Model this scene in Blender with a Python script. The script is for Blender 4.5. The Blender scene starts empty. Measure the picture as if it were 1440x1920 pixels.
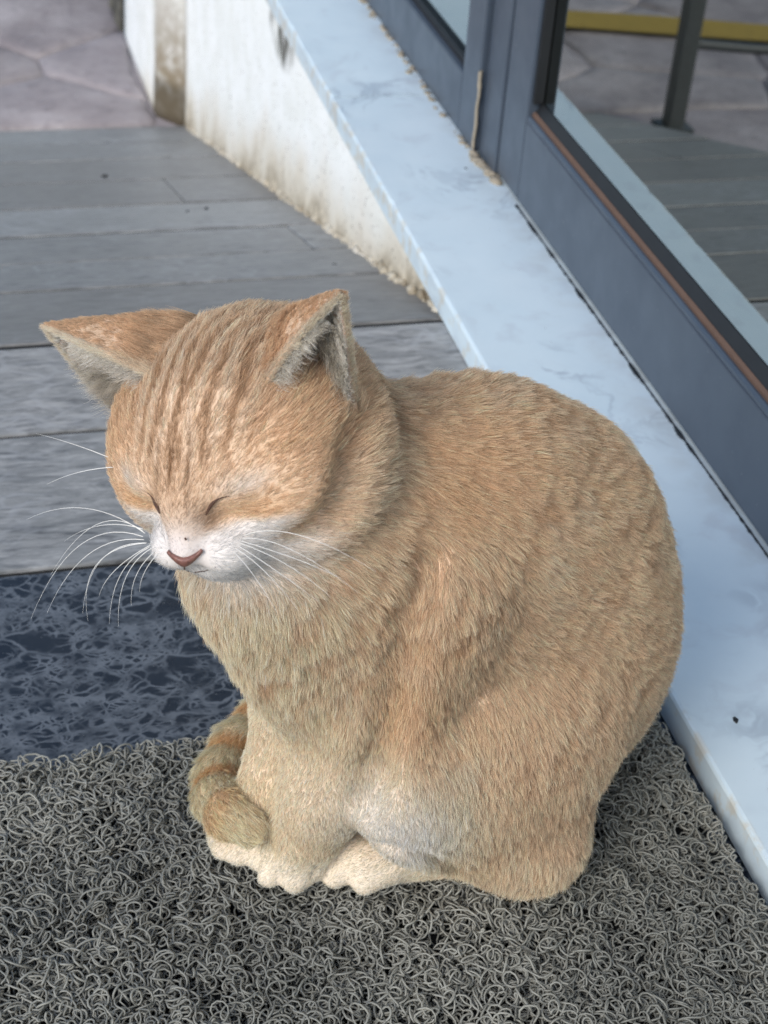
import bpy, bmesh, math, random
import numpy as np
from mathutils import Matrix, Vector, kdtree
random.seed(7); rng = np.random.default_rng(7)
sc = bpy.context.scene
COL = sc.collection
# ------------------------------------------------------------------ camera
R_ = (0.96923981, -0.23758577, 0.06424318); U_ = (0.08824665, 0.57914649, 0.81043314); F_ = (0.2297536, 0.77983482, -0.58229799)
cam = bpy.data.cameras.new('camera'); cam_ob = bpy.data.objects.new('camera', cam); COL.objects.link(cam_ob)
cam_ob.matrix_world = Matrix(((R_[0], U_[0], -F_[0], 0), (R_[1], U_[1], -F_[1], 0), (R_[2], U_[2], -F_[2], .57), (0, 0, 0, 1)))
cam.sensor_fit = 'VERTICAL'; cam.sensor_height = 36; cam.lens = 2900 / 1920 * 36
cam.clip_start = .01; cam.clip_end = 400
cam.dof.use_dof = True; cam.dof.focus_distance = .615; cam.dof.aperture_fstop = 19.0
sc.camera = cam_ob
# ------------------------------------------------------------------ sky, sun, exposure
SUN_DIR = Vector((-.72, -.58, .66)).normalized()      # towards the sun: left of the door, over the photographer's shoulder
world = bpy.data.worlds.new('World'); sc.world = world; world.use_nodes = True
wn = world.node_tree.nodes; wl = world.node_tree.links
sky = wn.new('ShaderNodeTexSky'); sky.sky_type = 'NISHITA'; sky.sun_disc = False
sky.sun_elevation = math.asin(SUN_DIR.z); sky.sun_rotation = math.atan2(SUN_DIR.x, SUN_DIR.y)
sky.air_density = 1.0; sky.dust_density = 1.0; sky.ozone_density = .75
wl.new(sky.outputs[0], wn['Background'].inputs[0]); wn['Background'].inputs[1].default_value = .14
sun = bpy.data.lights.new('sun', 'SUN'); sun.energy = 1.5; sun.angle = math.radians(26); sun.color = (1, .95, .88)
sun_ob = bpy.data.objects.new('sun', sun); COL.objects.link(sun_ob)
sun_ob.rotation_euler = SUN_DIR.to_track_quat('Z', 'Y').to_euler()
sc.view_settings.view_transform = 'Standard'; sc.view_settings.look = 'None'; sc.view_settings.exposure = 0.42; sc.view_settings.gamma = 1
sc.cycles.use_denoising = True; sc.cycles.denoising_prefilter = 'NONE'
sc.cycles.max_bounces = 8; sc.cycles.diffuse_bounces = 5; sc.cycles.glossy_bounces = 3; sc.cycles.transmission_bounces = 5
sc.cycles_curves.shape = 'RIBBONS'; sc.cycles_curves.subdivisions = 1
# ------------------------------------------------------------------ helpers
def lin(r, g, b): return tuple(((c / 255) / 12.92 if c / 255 < .04045 else ((c / 255 + .055) / 1.055) ** 2.4) for c in (r, g, b)) + (1,)
def tag(o, label=None, cat=None, group=None, kind=None):
    if label: o['label'] = label
    if cat: o['category'] = cat
    if group: o['group'] = group
    if kind or (label and cat): o['kind'] = kind or 'thing'
    return o
def empty(name, loc=(0, 0, 0)):
    o = bpy.data.objects.new(name, None); o.location = loc; o.empty_display_size = .02; COL.objects.link(o); return o
def link(name, me, mat, parent=None, smooth=False):
    o = bpy.data.objects.new(name, me); COL.objects.link(o)
    if mat and not me.materials: me.materials.append(mat)
    if smooth: me.polygons.foreach_set('use_smooth', np.ones(len(me.polygons), bool))
    if parent: o.parent = parent; o.matrix_parent_inverse = Matrix.Translation(parent.location).inverted()
    return o
def mesh(name, V, F, mat, parent=None, smooth=False):
    me = bpy.data.meshes.new(name); me.from_pydata([tuple(v) for v in V], [], [tuple(f) for f in F]); me.update()
    return link(name, me, mat, parent, smooth)
def bevelled(bm, w, seg=2):
    if w > 0: bmesh.ops.bevel(bm, geom=list(bm.edges), offset=w, segments=seg, profile=.6, affect='EDGES')
def box(name, lo, hi, mat, parent=None, bev=.001, seg=2, rot=None):
    bm = bmesh.new(); bmesh.ops.create_cube(bm, size=1)
    lo = Vector(lo); hi = Vector(hi); c = (lo + hi) / 2; d = hi - lo
    for v in bm.verts: v.co = Vector((v.co.x * d.x, v.co.y * d.y, v.co.z * d.z))
    bevelled(bm, bev, seg)
    for v in bm.verts: v.co = (rot @ v.co if rot else v.co) + c
    me = bpy.data.meshes.new(name); bm.to_mesh(me); bm.free()
    return link(name, me, mat, parent)
def prism(name, poly, y0, y1, mat, parent=None, bev=0):
    """polygon in (x,z) swept along y"""
    n = len(poly); bm = bmesh.new()
    a = [bm.verts.new((x, y0, z)) for x, z in poly]; b = [bm.verts.new((x, y1, z)) for x, z in poly]
    bm.faces.new(a[::-1]); bm.faces.new(b)
    for i in range(n): bm.faces.new((a[i], a[(i + 1) % n], b[(i + 1) % n], b[i]))
    bmesh.ops.recalc_face_normals(bm, faces=bm.faces)
    bevelled(bm, bev)
    me = bpy.data.meshes.new(name); bm.to_mesh(me); bm.free(); return link(name, me, mat, parent)
def tube_arrays(paths, radii, sides):
    """paths (n,m,3), radii (n,m) -> verts, quads; one open tube per path"""
    n, m, _ = paths.shape
    t = np.gradient(paths, axis=1); t /= np.linalg.norm(t, axis=2, keepdims=True) + 1e-12
    ref = np.where(np.abs(t[..., 2:3]) < .9, np.array([0, 0, 1.]), np.array([1., 0, 0]))
    x = np.cross(t, ref); x /= np.linalg.norm(x, axis=2, keepdims=True) + 1e-12
    # carry the frame along so that it does not flip
    for j in range(1, m):
        p = x[:, j - 1] - (x[:, j - 1] * t[:, j]).sum(1, keepdims=True) * t[:, j]
        x[:, j] = p / (np.linalg.norm(p, axis=1, keepdims=True) + 1e-12)
    y = np.cross(t, x); a = np.arange(sides) / sides * 2 * np.pi
    V = paths[:, :, None, :] + radii[:, :, None, None] * (np.cos(a)[None, None, :, None] * x[:, :, None, :] + np.sin(a)[None, None, :, None] * y[:, :, None, :])
    idx = np.arange(n * m * sides).reshape(n, m, sides); nx = np.roll(idx, -1, axis=2)
    Q = np.stack([idx[:, :-1], idx[:, 1:], nx[:, 1:], nx[:, :-1]], -1).reshape(-1, 4)
    return V.reshape(-1, 3), Q
def fast_mesh(name, V, Q, mat, parent=None, smooth=True):
    me = bpy.data.meshes.new(name); me.vertices.add(len(V)); me.vertices.foreach_set('co', np.ascontiguousarray(V, np.float32).ravel())
    k = Q.shape[1]; me.loops.add(Q.size); me.loops.foreach_set('vertex_index', np.ascontiguousarray(Q, np.int32).ravel())
    me.polygons.add(len(Q)); me.polygons.foreach_set('loop_start', np.arange(0, Q.size, k, dtype=np.int32))
    me.update(calc_edges=True); me.validate()
    return link(name, me, mat, parent, smooth)
# ---- materials
class NT:
    def __init__(s, name):
        s.m = bpy.data.materials.new(name); s.m.use_nodes = True; s.t = s.m.node_tree; s.n = s.t.nodes; s.b = s.n['Principled BSDF']; s.out = s.n['Material Output']
        s.co = None
    def node(s, t, **kw):
        n = s.n.new(t)
        for k, v in kw.items():
            if k.startswith('i_'):
                key = k[2:]; key = int(key) if key.isdigit() else key.replace('_', ' ')
                s.plug(n.inputs[key], v)
            else: setattr(n, k, v)
        return n
    def plug(s, inp, v):
        if isinstance(v, bpy.types.NodeSocket): s.t.links.new(v, inp)
        else: inp.default_value = v
    def coords(s, scale=(1, 1, 1), rot=(0, 0, 0), loc=(0, 0, 0)):
        if s.co is None: s.co = s.node('ShaderNodeTexCoord').outputs['Object']
        mp = s.node('ShaderNodeMapping'); s.plug(mp.inputs['Vector'], s.co); mp.inputs['Scale'].default_value = scale; mp.inputs['Rotation'].default_value = rot; mp.inputs['Location'].default_value = loc
        return mp.outputs[0]
    def noise(s, vec, scale, detail=4, rough=.55, dist=0.):
        n = s.node('ShaderNodeTexNoise', i_Scale=scale, i_Detail=detail, i_Roughness=rough, i_Distortion=dist); s.plug(n.inputs['Vector'], vec); return n.outputs['Fac']
    def noisec(s, vec, scale, detail=4):
        n = s.node('ShaderNodeTexNoise', i_Scale=scale, i_Detail=detail); s.plug(n.inputs['Vector'], vec); return n.outputs['Color']
    def ramp(s, fac, stops, interp='LINEAR'):
        r = s.node('ShaderNodeValToRGB'); s.plug(r.inputs[0], fac); cr = r.color_ramp; cr.interpolation = interp
        while len(cr.elements) < len(stops): cr.elements.new(.5)
        for e, (p, c) in zip(cr.elements, stops): e.position = p; e.color = c if len(c) == 4 else (*c, 1)
        return r.outputs[0]
    def fr(s, fac, a, b, lo=0., hi=1.):
        n = s.node('ShaderNodeMapRange', interpolation_type='SMOOTHSTEP'); s.plug(n.inputs[0], fac)
        for i, v in zip((1, 2, 3, 4), (a, b, lo, hi)): n.inputs[i].default_value = v
        return n.outputs[0]
    def mix(s, fac, a, b, blend='MIX'):
        n = s.node('ShaderNodeMix', data_type='RGBA', blend_type=blend); s.plug(n.inputs[0], fac); s.plug(n.inputs[6], a); s.plug(n.inputs[7], b); return n.outputs[2]
    def math(s, op, a, b=0., c=None):
        n = s.node('ShaderNodeMath', operation=op); s.plug(n.inputs[0], a); s.plug(n.inputs[1], b)
        if c is not None: s.plug(n.inputs[2], c)
        return n.outputs[0]
    def vadd(s, a, b): 
        n = s.node('ShaderNodeVectorMath', operation='ADD'); s.plug(n.inputs[0], a); s.plug(n.inputs[1], b); return n.outputs[0]
    def vscale(s, a, k):
        n = s.node('ShaderNodeVectorMath', operation='SCALE'); s.plug(n.inputs[0], a); n.inputs[3].default_value = k; return n.outputs[0]
    def sep(s, v):
        n = s.node('ShaderNodeSeparateXYZ'); s.plug(n.inputs[0], v); return n.outputs
    def bump(s, h, strength=.3, dist=.001, nrm=None):
        n = s.node('ShaderNodeBump', i_Strength=strength, i_Distance=dist); s.plug(n.inputs['Height'], h)
        if nrm is not None: s.plug(n.inputs['Normal'], nrm)
        return n.outputs[0]
    def done(s, col=None, rough=None, normal=None, spec=None, metal=None, coat=None, sheen=None):
        for k, v in (('Base Color', col), ('Roughness', rough), ('Normal', normal), ('Specular IOR Level', spec), ('Metallic', metal), ('Coat Weight', coat), ('Sheen Weight', sheen)):
            if v is not None: s.plug(s.b.inputs[k], v)
        return s.m
def objrand(N):
    return N.node('ShaderNodeObjectInfo').outputs['Random']
def mat_plain(name, col, rough=.6, **kw):
    N = NT(name); n = N.noise(N.coords(), 60, 5)
    c = N.mix(N.fr(n, .35, .65), tuple(x * .88 for x in col[:3]) + (1,), col)
    return N.done(c, rough, N.bump(n, .08, .001), **kw)
def mat_white_marble():
    N = NT('white_marble'); v = N.coords(); w = N.vadd(v, N.vscale(N.noisec(v, 6, 5), .22))
    n1 = N.noise(w, 5, 6, .6, 1.2); vein = N.math('ABSOLUTE', N.math('SUBTRACT', n1, .5))
    vm = N.fr(vein, 0., .035, 1., 0.); patch = N.fr(N.noise(v, 9, 3), .5, .66)
    vm = N.math('MULTIPLY', vm, patch)
    c = N.mix(N.noise(v, 14, 6, .65), lin(194, 214, 226), lin(216, 230, 238))
    c = N.mix(N.math('MULTIPLY', N.fr(N.noise(w, 26, 5), .52, .7), .35), c, lin(180, 190, 202))
    c = N.mix(N.math('MULTIPLY', vm, .45), c, lin(128, 142, 160))
    speck = N.fr(N.noise(v, 700, 2), .74, .8); c = N.mix(N.math('MULTIPLY', speck, .35), c, lin(120, 118, 112))
    # grime along the door foot and on the worn arris
    x = N.sep(v)[0]; g = N.math('MULTIPLY', N.fr(x, .402, .428), N.fr(N.noise(v, 30, 5), .38, .62)); c = N.mix(N.math('MULTIPLY', g, .22), c, lin(150, 146, 138))
    e = N.math('MULTIPLY', N.fr(x, .333, .3295), N.fr(N.noise(v, 60, 5), .5, .62)); c = N.mix(N.math('MULTIPLY', e, .5), c, lin(196, 184, 160))
    return N.done(c, N.fr(N.noise(v, 30, 4), .3, .7, .32, .5), N.bump(N.noise(v, 900, 3), .05, .0004))
def mat_dark_marble():
    N = NT('dark_breccia_marble'); v = N.coords((1, 1.35, 1)); w = N.vadd(v, N.vscale(N.noisec(v, 40, 5), .022))
    def cells(sc_, wid, vec):
        t = N.node('ShaderNodeTexVoronoi', feature='DISTANCE_TO_EDGE', i_Scale=sc_); N.plug(t.inputs['Vector'], vec); return N.fr(t.outputs['Distance'], wid * .15, wid, 1., 0.)
    a = cells(34, .075, w); b = cells(84, .12, w); c3 = cells(170, .20, w)
    zone = N.fr(N.noise(v, 16, 3), .38, .50); zone2 = N.fr(N.noise(v, 26, 3), .44, .56)
    m = N.math('MAXIMUM', N.math('MULTIPLY', a, .75), N.math('MULTIPLY', N.math('MULTIPLY', b, zone), .85))
    m = N.math('MAXIMUM', m, N.math('MULTIPLY', N.math('MULTIPLY', c3, zone2), .9))
    m = N.math('MULTIPLY', m, N.fr(N.noise(v, 60, 4), .3, .62, .25, 1.))
    cl = N.mix(N.noise(v, 40, 5), lin(24, 30, 38), lin(42, 50, 60))
    c = N.mix(m, cl, lin(112, 119, 127)); dust = N.fr(N.noise(v, 500, 3), .66, .74); c = N.mix(N.math('MULTIPLY', dust, .4), c, lin(175, 178, 180))
    return N.done(c, N.fr(N.noise(v, 20, 4), .3, .7, .22, .42), N.bump(N.noise(v, 300, 3), .05, .0004))
def mat_plank():
    N = NT('weathered_wood_look_tile'); rnd = objrand(N); v0 = N.coords()
    off = N.node('ShaderNodeCombineXYZ'); N.plug(off.inputs[0], N.math('MULTIPLY', rnd, 7.)); N.plug(off.inputs[1], N.math('MULTIPLY', rnd, 13.))
    v = N.vadd(v0, off.outputs[0])
    mp = N.node('ShaderNodeMapping'); N.plug(mp.inputs[0], v); mp.inputs['Scale'].default_value = (1, 4.5, 4.5)
    g = N.noise(mp.outputs[0], 13, 10, .68, 1.6); g2 = N.noise(mp.outputs[0], 34, 6, .65, .3)
    c = N.ramp(g, [(.32, lin(58, 64, 70)), (.44, lin(112, 117, 119)), (.55, lin(142, 145, 145)), (.68, lin(72, 79, 85))])
    c = N.mix(N.fr(g2, .45, .72), c, lin(172, 174, 175)); c = N.mix(N.math('MULTIPLY', N.fr(N.noise(mp.outputs[0], 60, 5), .55, .7), .6), c, lin(66, 72, 79))
    # flake-like figure of the printed glaze
    t = N.node('ShaderNodeTexVoronoi', feature='DISTANCE_TO_EDGE', i_Scale=46.); m2 = N.node('ShaderNodeMapping'); N.plug(m2.inputs[0], N.vadd(v, N.vscale(N.noisec(v, 30, 3), .03))); m2.inputs['Scale'].default_value = (.6, 1.6, 1); N.plug(t.inputs['Vector'], m2.outputs[0])
    c = N.mix(N.math('MULTIPLY', N.fr(t.outputs['Distance'], .0, .12, 1., 0.), N.fr(N.noise(v, 7, 3), .40, .60, 0., .5)), c, lin(168, 173, 180))
    c = N.mix(N.math('MULTIPLY', N.math('ABSOLUTE', N.math('SUBTRACT', rnd, .5)), .7), c, lin(150, 142, 134))
    hsv = N.node('ShaderNodeHueSaturation'); N.plug(hsv.inputs['Color'], c); N.plug(hsv.inputs['Value'], N.fr(rnd, 0., 1., .74, 1.14)); hsv.inputs['Saturation'].default_value = .65
    speck = N.fr(N.noise(v0, 160, 2), .76, .79); cc = N.mix(N.math('MULTIPLY', speck, .6), hsv.outputs[0], lin(48, 50, 52))
    return N.done(cc, N.fr(g2, .3, .7, .34, .58), N.bump(N.math('ADD', g2, N.math('MULTIPLY', N.noise(v, 300, 3), .3)), .12, .001))
def mat_plaster():
    N = NT('stained_white_plaster'); v = N.coords(); x, y, z = N.sep(v)
    n = N.noise(v, 18, 6, .6); nf = N.noise(v, 220, 4)
    c = N.mix(N.fr(n, .35, .7), lin(247, 250, 250), lin(236, 239, 236))
    # rising damp and splash dirt above the sloping floor; the floor falls 0.3 per metre beyond y = 1
    floor = N.math('MULTIPLY', N.math('MAXIMUM', N.math('SUBTRACT', y, 1.0), 0.), -.30); h = N.math('SUBTRACT', z, floor)
    h = N.math('ADD', h, N.math('MULTIPLY', N.math('SUBTRACT', N.noise(v, 9, 5), .5), .16))
    d1 = N.fr(h, -.02, .10, 1., 0.); c = N.mix(N.math('MULTIPLY', d1, .8), c, lin(196, 180, 148))
    d2 = N.math('MULTIPLY', N.fr(h, -.035, .040, 1., 0.), N.fr(N.noise(v, 60, 6), .3, .58)); c = N.mix(N.math('MULTIPLY', d2, .85), c, lin(112, 100, 80))
    sp = N.math('MULTIPLY', N.fr(N.noise(v, 170, 3), .61, .70), N.fr(h, .0, .3, 1., .45)); c = N.mix(N.math('MULTIPLY', sp, .7), c, lin(120, 112, 98))
    # black mould run below the sill
    my = N.math('DIVIDE', N.math('SUBTRACT', N.math('ADD', y, N.math('MULTIPLY', N.math('SUBTRACT', N.noise(v, 22, 5), .5), .06)), MOULD[0]), .085); mz = N.math('DIVIDE', N.math('SUBTRACT', z, MOULD[1]), .036)
    dd = N.math('ADD', N.math('MULTIPLY', my, my), N.math('MULTIPLY', mz, mz)); mo = N.math('MULTIPLY', N.fr(dd, .15, 1.1, 1., 0.), N.fr(N.noise(N.coords((1, 1, .25)), 60, 6), .36, .56))
    c = N.mix(N.math('MULTIPLY', mo, .9), c, lin(64, 62, 52))
    # rusty grime in the angle beside the pier
    py = N.fr(N.math('ABSOLUTE', N.math('SUBTRACT', y, 2.57)), .035, .075, 1., 0.); gr = N.math('MULTIPLY', py, N.fr(z, -.08, -.42)); c = N.mix(N.math('MULTIPLY', gr, N.fr(N.noise(v, 40, 5), .25, .6, .5, .95)), c, lin(126, 110, 82))
    lo_ = N.math('MULTIPLY', py, N.fr(z, -.385, -.41)); c = N.mix(N.math('MULTIPLY', lo_, .7), c, lin(74, 68, 56))
    return N.done(c, .85, N.bump(N.math('ADD', nf, N.math('MULTIPLY', n, 2.)), .35, .002))
def mat_frame():
    N = NT('slate_painted_aluminium'); v = N.coords(); n = N.noise(v, 7, 4)
    c = N.mix(N.fr(n, .3, .7), lin(64, 74, 87), lin(73, 83, 95))
    dust = N.math('MULTIPLY', N.fr(N.noise(v, 240, 3), .70, .76), .5); c = N.mix(dust, c, lin(140, 144, 146))
    return N.done(c, N.fr(N.noise(v, 30, 4), .3, .7, .30, .42), N.bump(N.noise(v, 1500, 2), .03, .0002), spec=.5)
def mat_glass():
    N = NT('tinted_reflective_glass'); n = N.n; t = N.t
    tr = N.node('ShaderNodeBsdfTransparent'); tr.inputs[0].default_value = (.30, .34, .33, 1)
    gl = N.node('ShaderNodeBsdfGlossy'); gl.inputs['Color'].default_value = (.86, .91, .88, 1); gl.inputs['Roughness'].default_value = .012
    lw = N.node('ShaderNodeFresnel'); lw.inputs[0].default_value = 1.9
    mx = N.node('ShaderNodeMixShader'); f = N.fr(lw.outputs[0], 0., 1., .50, 1.); t.links.new(f, mx.inputs[0]); t.links.new(tr.outputs[0], mx.inputs[1]); t.links.new(gl.outputs[0], mx.inputs[2])
    t.links.new(mx.outputs[0], N.out.inputs[0]); n.remove(N.b); return N.m
def mat_stone():
    N = NT('stamped_concrete'); rnd = objrand(N); v = N.coords(); n = N.noise(v, 8, 7, .62); n2 = N.noise(v, 40, 6, .6)
    c = N.ramp(n, [(.3, lin(132, 124, 124)), (.5, lin(160, 152, 151)), (.68, lin(182, 175, 175))])
    c = N.mix(N.math('MULTIPLY', rnd, .35), c, lin(150, 142, 150)); c = N.mix(N.fr(n2, .5, .75, 0., .5), c, lin(110, 104, 106))
    chip = N.fr(N.noise(v, 75, 3), .70, .74); c = N.mix(N.math('MULTIPLY', chip, .5), c, lin(210, 204, 200))
    return N.done(c, .6, N.bump(N.math('ADD', n2, n), .5, .006))
def mat_joint(name, col):
    N = NT(name); n = N.noise(N.coords(), 50, 5); return N.done(N.mix(n, tuple(c * .7 for c in col[:3]) + (1,), col), .85, N.bump(n, .3, .002))
MOULD = (1.715, -.026)
WHITE_MARBLE = mat_white_marble(); DARK_MARBLE = mat_dark_marble(); PLANK = mat_plank(); PLASTER = mat_plaster(); FRAME = mat_frame(); GLASS = mat_glass(); STONE = mat_stone()
GROUT = mat_joint('dirty_grout', lin(34, 34, 33)); CONCRETE = mat_joint('rough_concrete', lin(112, 110, 106)); RUBBER = mat_plain('black_rubber', lin(26, 28, 31), .5)
BEAD = mat_joint('dusty_brown_seal', lin(104, 82, 70)); MORTAR = mat_joint('old_mortar', lin(170, 160, 142)); RENDER_WALL = mat_plain('grey_facade_render', lin(186, 184, 178), .85)
INTERIOR = mat_plain('interior_grey', lin(92, 92, 88), .8); YELLOW = mat_joint('worn_yellow_paint', lin(172, 146, 66)); DARKMETAL = mat_plain('black_powder_coat', lin(40, 41, 42), .45)
ico = bmesh.new(); bmesh.ops.create_icosphere(ico, subdivisions=1, radius=1); iv = np.array([v.co[:] for v in ico.verts]); iq = np.array([[v.index for v in f.verts] for f in ico.faces]); ico.free()
# ------------------------------------------------------------------ ground and floors
GZ = -.46
def voronoi_cells(x0, x1, y0, y1, step, jit):
    pts = [(x + random.uniform(-jit, jit), y + random.uniform(-jit, jit)) for i, y in enumerate(np.arange(y0 - step, y1 + step, step)) for x in np.arange(x0 - step, x1 + step, step * 1.35) + (i % 2) * step * .6]
    P = np.array(pts); cells = []
    for i, c in enumerate(P):
        if not (x0 - step <= c[0] <= x1 + step and y0 - step <= c[1] <= y1 + step): continue
        poly = [np.array(q) for q in ((x0 - .1, y0), (x1, y0), (x1, y1 + .2), (x0 - .1, y1 + .2))]
        for j in np.argsort(((P - c) ** 2).sum(1))[1:16]:
            m = (P[j] + c) / 2; n = P[j] - c; new = []
            for a, b in zip(poly, poly[1:] + poly[:1]):
                da, db = (a - m) @ n, (b - m) @ n
                if da <= 0: new.append(a)
                if da * db < 0: new.append(a + (b - a) * da / (da - db))
            poly = new
            if len(poly) < 3: break
        if len(poly) >= 3: cells.append((c, poly))
    return cells
bm = bmesh.new(); bmesh.ops.create_grid(bm, x_segments=2, y_segments=2, size=150)
me = bpy.data.meshes.new('ground'); bm.to_mesh(me); bm.free()
ground = link('ground', me, STONE); ground.location = (0, 0, GZ - .007); tag(ground, 'grey stamped concrete paving beyond the foot of the ramp', 'ground', kind='structure')
for c, poly in voronoi_cells(-2.2, .29, 2.545, 4.4, .30, .10):
    c = np.mean(poly, 0); fine = []
    for a, b in zip(poly, poly[1:] + poly[:1]):
        for t in (0, .34, .67):
            q = a + (b - a) * t; w = 0 if t == 0 else random.uniform(-.010, .010); nrm = np.array([(b - a)[1], -(b - a)[0]]); nrm = nrm / (np.linalg.norm(nrm) + 1e-9); fine.append(q + nrm * w)
    k = len(fine); tz = random.uniform(-.003, .003)
    rings = []
    for s, z in ((.003, -.010), (.007, -.003), (.020, .001), (.050, .003)):
        rr = []
        for q in fine:
            d = q - c; L = np.linalg.norm(d); rr.append((*(c + d * max(0, L - s) / L), z + tz + random.uniform(-.0012, .0012)))
        rings.append(rr)
    V = [v for r in rings for v in r] + [(*c, .004 + tz)]
    Fs = [(i * k + j, i * k + (j + 1) % k, (i + 1) * k + (j + 1) % k, (i + 1) * k + j) for i in range(3) for j in range(k)] + [(3 * k + j, 3 * k + (j + 1) % k, 4 * k) for j in range(k)]
    V = [(x, y, z + GZ) for x, y, z in V]
    mesh('paving_stone', V, Fs, STONE, ground, True)
V = []; n = 24
for i in range(n + 1):
    t = i / n; x = -2.0 + t * 1.86; y = 2.965 + .27 * (x + .29); V += [(x, y, GZ + .012), (x + .01, y + .115 + .006 * math.sin(9 * x), GZ + .012)]
mesh('painted_line', V, [(2 * i, 2 * i + 2, 2 * i + 3, 2 * i + 1) for i in range(n)], YELLOW, ground)
landing = box('landing', (-1.3, -1.2, GZ - .02), (.3375, .7345, 0), DARK_MARBLE, None, .0012); tag(landing, 'polished dark breccia marble floor slab under the door mat', 'floor', kind='structure')
# ramp body: two flat courses, then a slope of 0.3
RX0, RX1 = -.20, .3375; SL = .30; Y0 = 1.003; YE = 2.535
bm = bmesh.new(); prof = [(.7355, -.0016), (Y0, -.0016), (YE, -.0016 - SL * (YE - Y0)), (YE, GZ - .02), (.7355, GZ - .02)]
a = [bm.verts.new((RX0, y, z)) for y, z in prof]; b = [bm.verts.new((RX1, y, z)) for y, z in prof]
bm.faces.new(a); bm.faces.new(b[::-1])
for i in range(5): bm.faces.new((a[i], b[i], b[(i + 1) % 5], a[(i + 1) % 5]))
bmesh.ops.recalc_face_normals(bm, faces=bm.faces); me = bpy.data.meshes.new('ramp'); bm.to_mesh(me); bm.free()
ramp = link('ramp', me, GROUT); tag(ramp, 'sloping ramp of grey wood-look planks beside the low white wall', 'ramp', kind='structure')
rows = [.7365, .8835, 1.003, 1.193, 1.322, 1.470, 1.655, 1.870, 2.090, 2.315, 2.533]
ends = {4: [.30], 6: [.22], 7: [-.05], 9: [.02], 0: [-.1], 1: [-.06]}
def rz(y): return 0 if y <= Y0 else -SL * (y - Y0)
for i in range(len(rows) - 1):
    xs = [RX0] + ends.get(i, []) + [RX1]
    for x0, x1 in zip(xs[:-1], xs[1:]):
        y0, y1 = rows[i] + (.0018 if i < 2 else .0052), rows[i + 1] - (.0018 if i < 1 else .0052); slope = math.atan2(rz(y1) - rz(y0), y1 - y0); L = math.hypot(y1 - y0, rz(y1) - rz(y0))
        dz = random.uniform(-.0004, .0008); slope += random.uniform(-.006, .006)
        o = box('plank', (x0 + .0004, -L / 2, -.009), (x1 - .0004, L / 2, 0), PLANK, None, .0016, 2)
        o.location = (0, (y0 + y1) / 2, (rz(y0) + rz(y1)) / 2 + dz); o.rotation_euler = (slope, 0, 0); o.parent = ramp
V = []; Q = []
for x, y, s in ((.148, 1.905, .0036), (.236, 1.60, .003), (.212, 1.585, .0018), (.30, 1.24, .0016), (.245, .97, .0012), (.05, 1.30, .0012)):
    Q.append(iq + len(V) * len(iv)); V.append(iv * np.array([1.3, .9, .6]) * s * (1 + .3 * rng.standard_normal((len(iv), 1))) + np.array([x, y, rz(y) + s * .4]))
gr = fast_mesh('grit', np.concatenate(V), np.concatenate(Q), RUBBER, ramp, False); gr['kind'] = 'stuff'
# ------------------------------------------------------------------ low wall, sill
SX = .3288; WX = .3395; ST = .022
wall = empty('low_wall', (.36, 1.7, GZ)); tag(wall, 'low white plastered wall stained brown along its foot, under the marble sill', 'wall')
def wall_sheet(name, pts, z0f, z1, nz, parent, rough):
    """vertical wall sheet following plan points, bottom at z0f(x,y), slightly uneven; backed by its own thickness"""
    V = []; m = len(pts)
    for x, y in pts:
        z0 = z0f(x, y)
        for j in range(nz + 1):
            t = j / nz; d = (rng.random() - .5) * rough * (1.8 if j < 2 else .6); V.append((x - (0.006 * (1 - t) ** 6) + d, y, z0 + (z1 - z0) * t))
    Fs = [(i * (nz + 1) + j, (i + 1) * (nz + 1) + j, (i + 1) * (nz + 1) + j + 1, i * (nz + 1) + j + 1) for i in range(m - 1) for j in range(nz)]
    off = len(V); V += [(max(x, WX) + .12, y, z) for x, y, z in V]
    Fs += [tuple(off + q for q in f[::-1]) for f in Fs]
    N1 = nz + 1
    for i in range(m - 1): Fs += [(i * N1, off + i * N1, off + (i + 1) * N1, (i + 1) * N1), (i * N1 + nz, (i + 1) * N1 + nz, off + (i + 1) * N1 + nz, off + i * N1 + nz)]
    for i in (0, m - 1): Fs += [(i * N1 + j, i * N1 + j + 1, off + i * N1 + j + 1, off + i * N1 + j) for j in range(nz)]
    return mesh(name, V, Fs, PLASTER, parent, True)
ys = np.linspace(.74, 2.545, 120)
wall_sheet('plaster_face', [(WX, y) for y in ys], lambda x, y: rz(y) - .012, -.0005, 24, wall, .0016)
xp = .300
wall_sheet('pier', [(WX, 2.546), (WX - .006, 2.552), (xp + .004, 2.592), (xp, 2.60)] + [(xp - .012 * t, 2.60 + .40 * t) for t in np.linspace(.1, 1, 9)] + [(WX - .0, 3.004)], lambda x, y: GZ - .01, -.0005, 22, wall, .0012)
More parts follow.
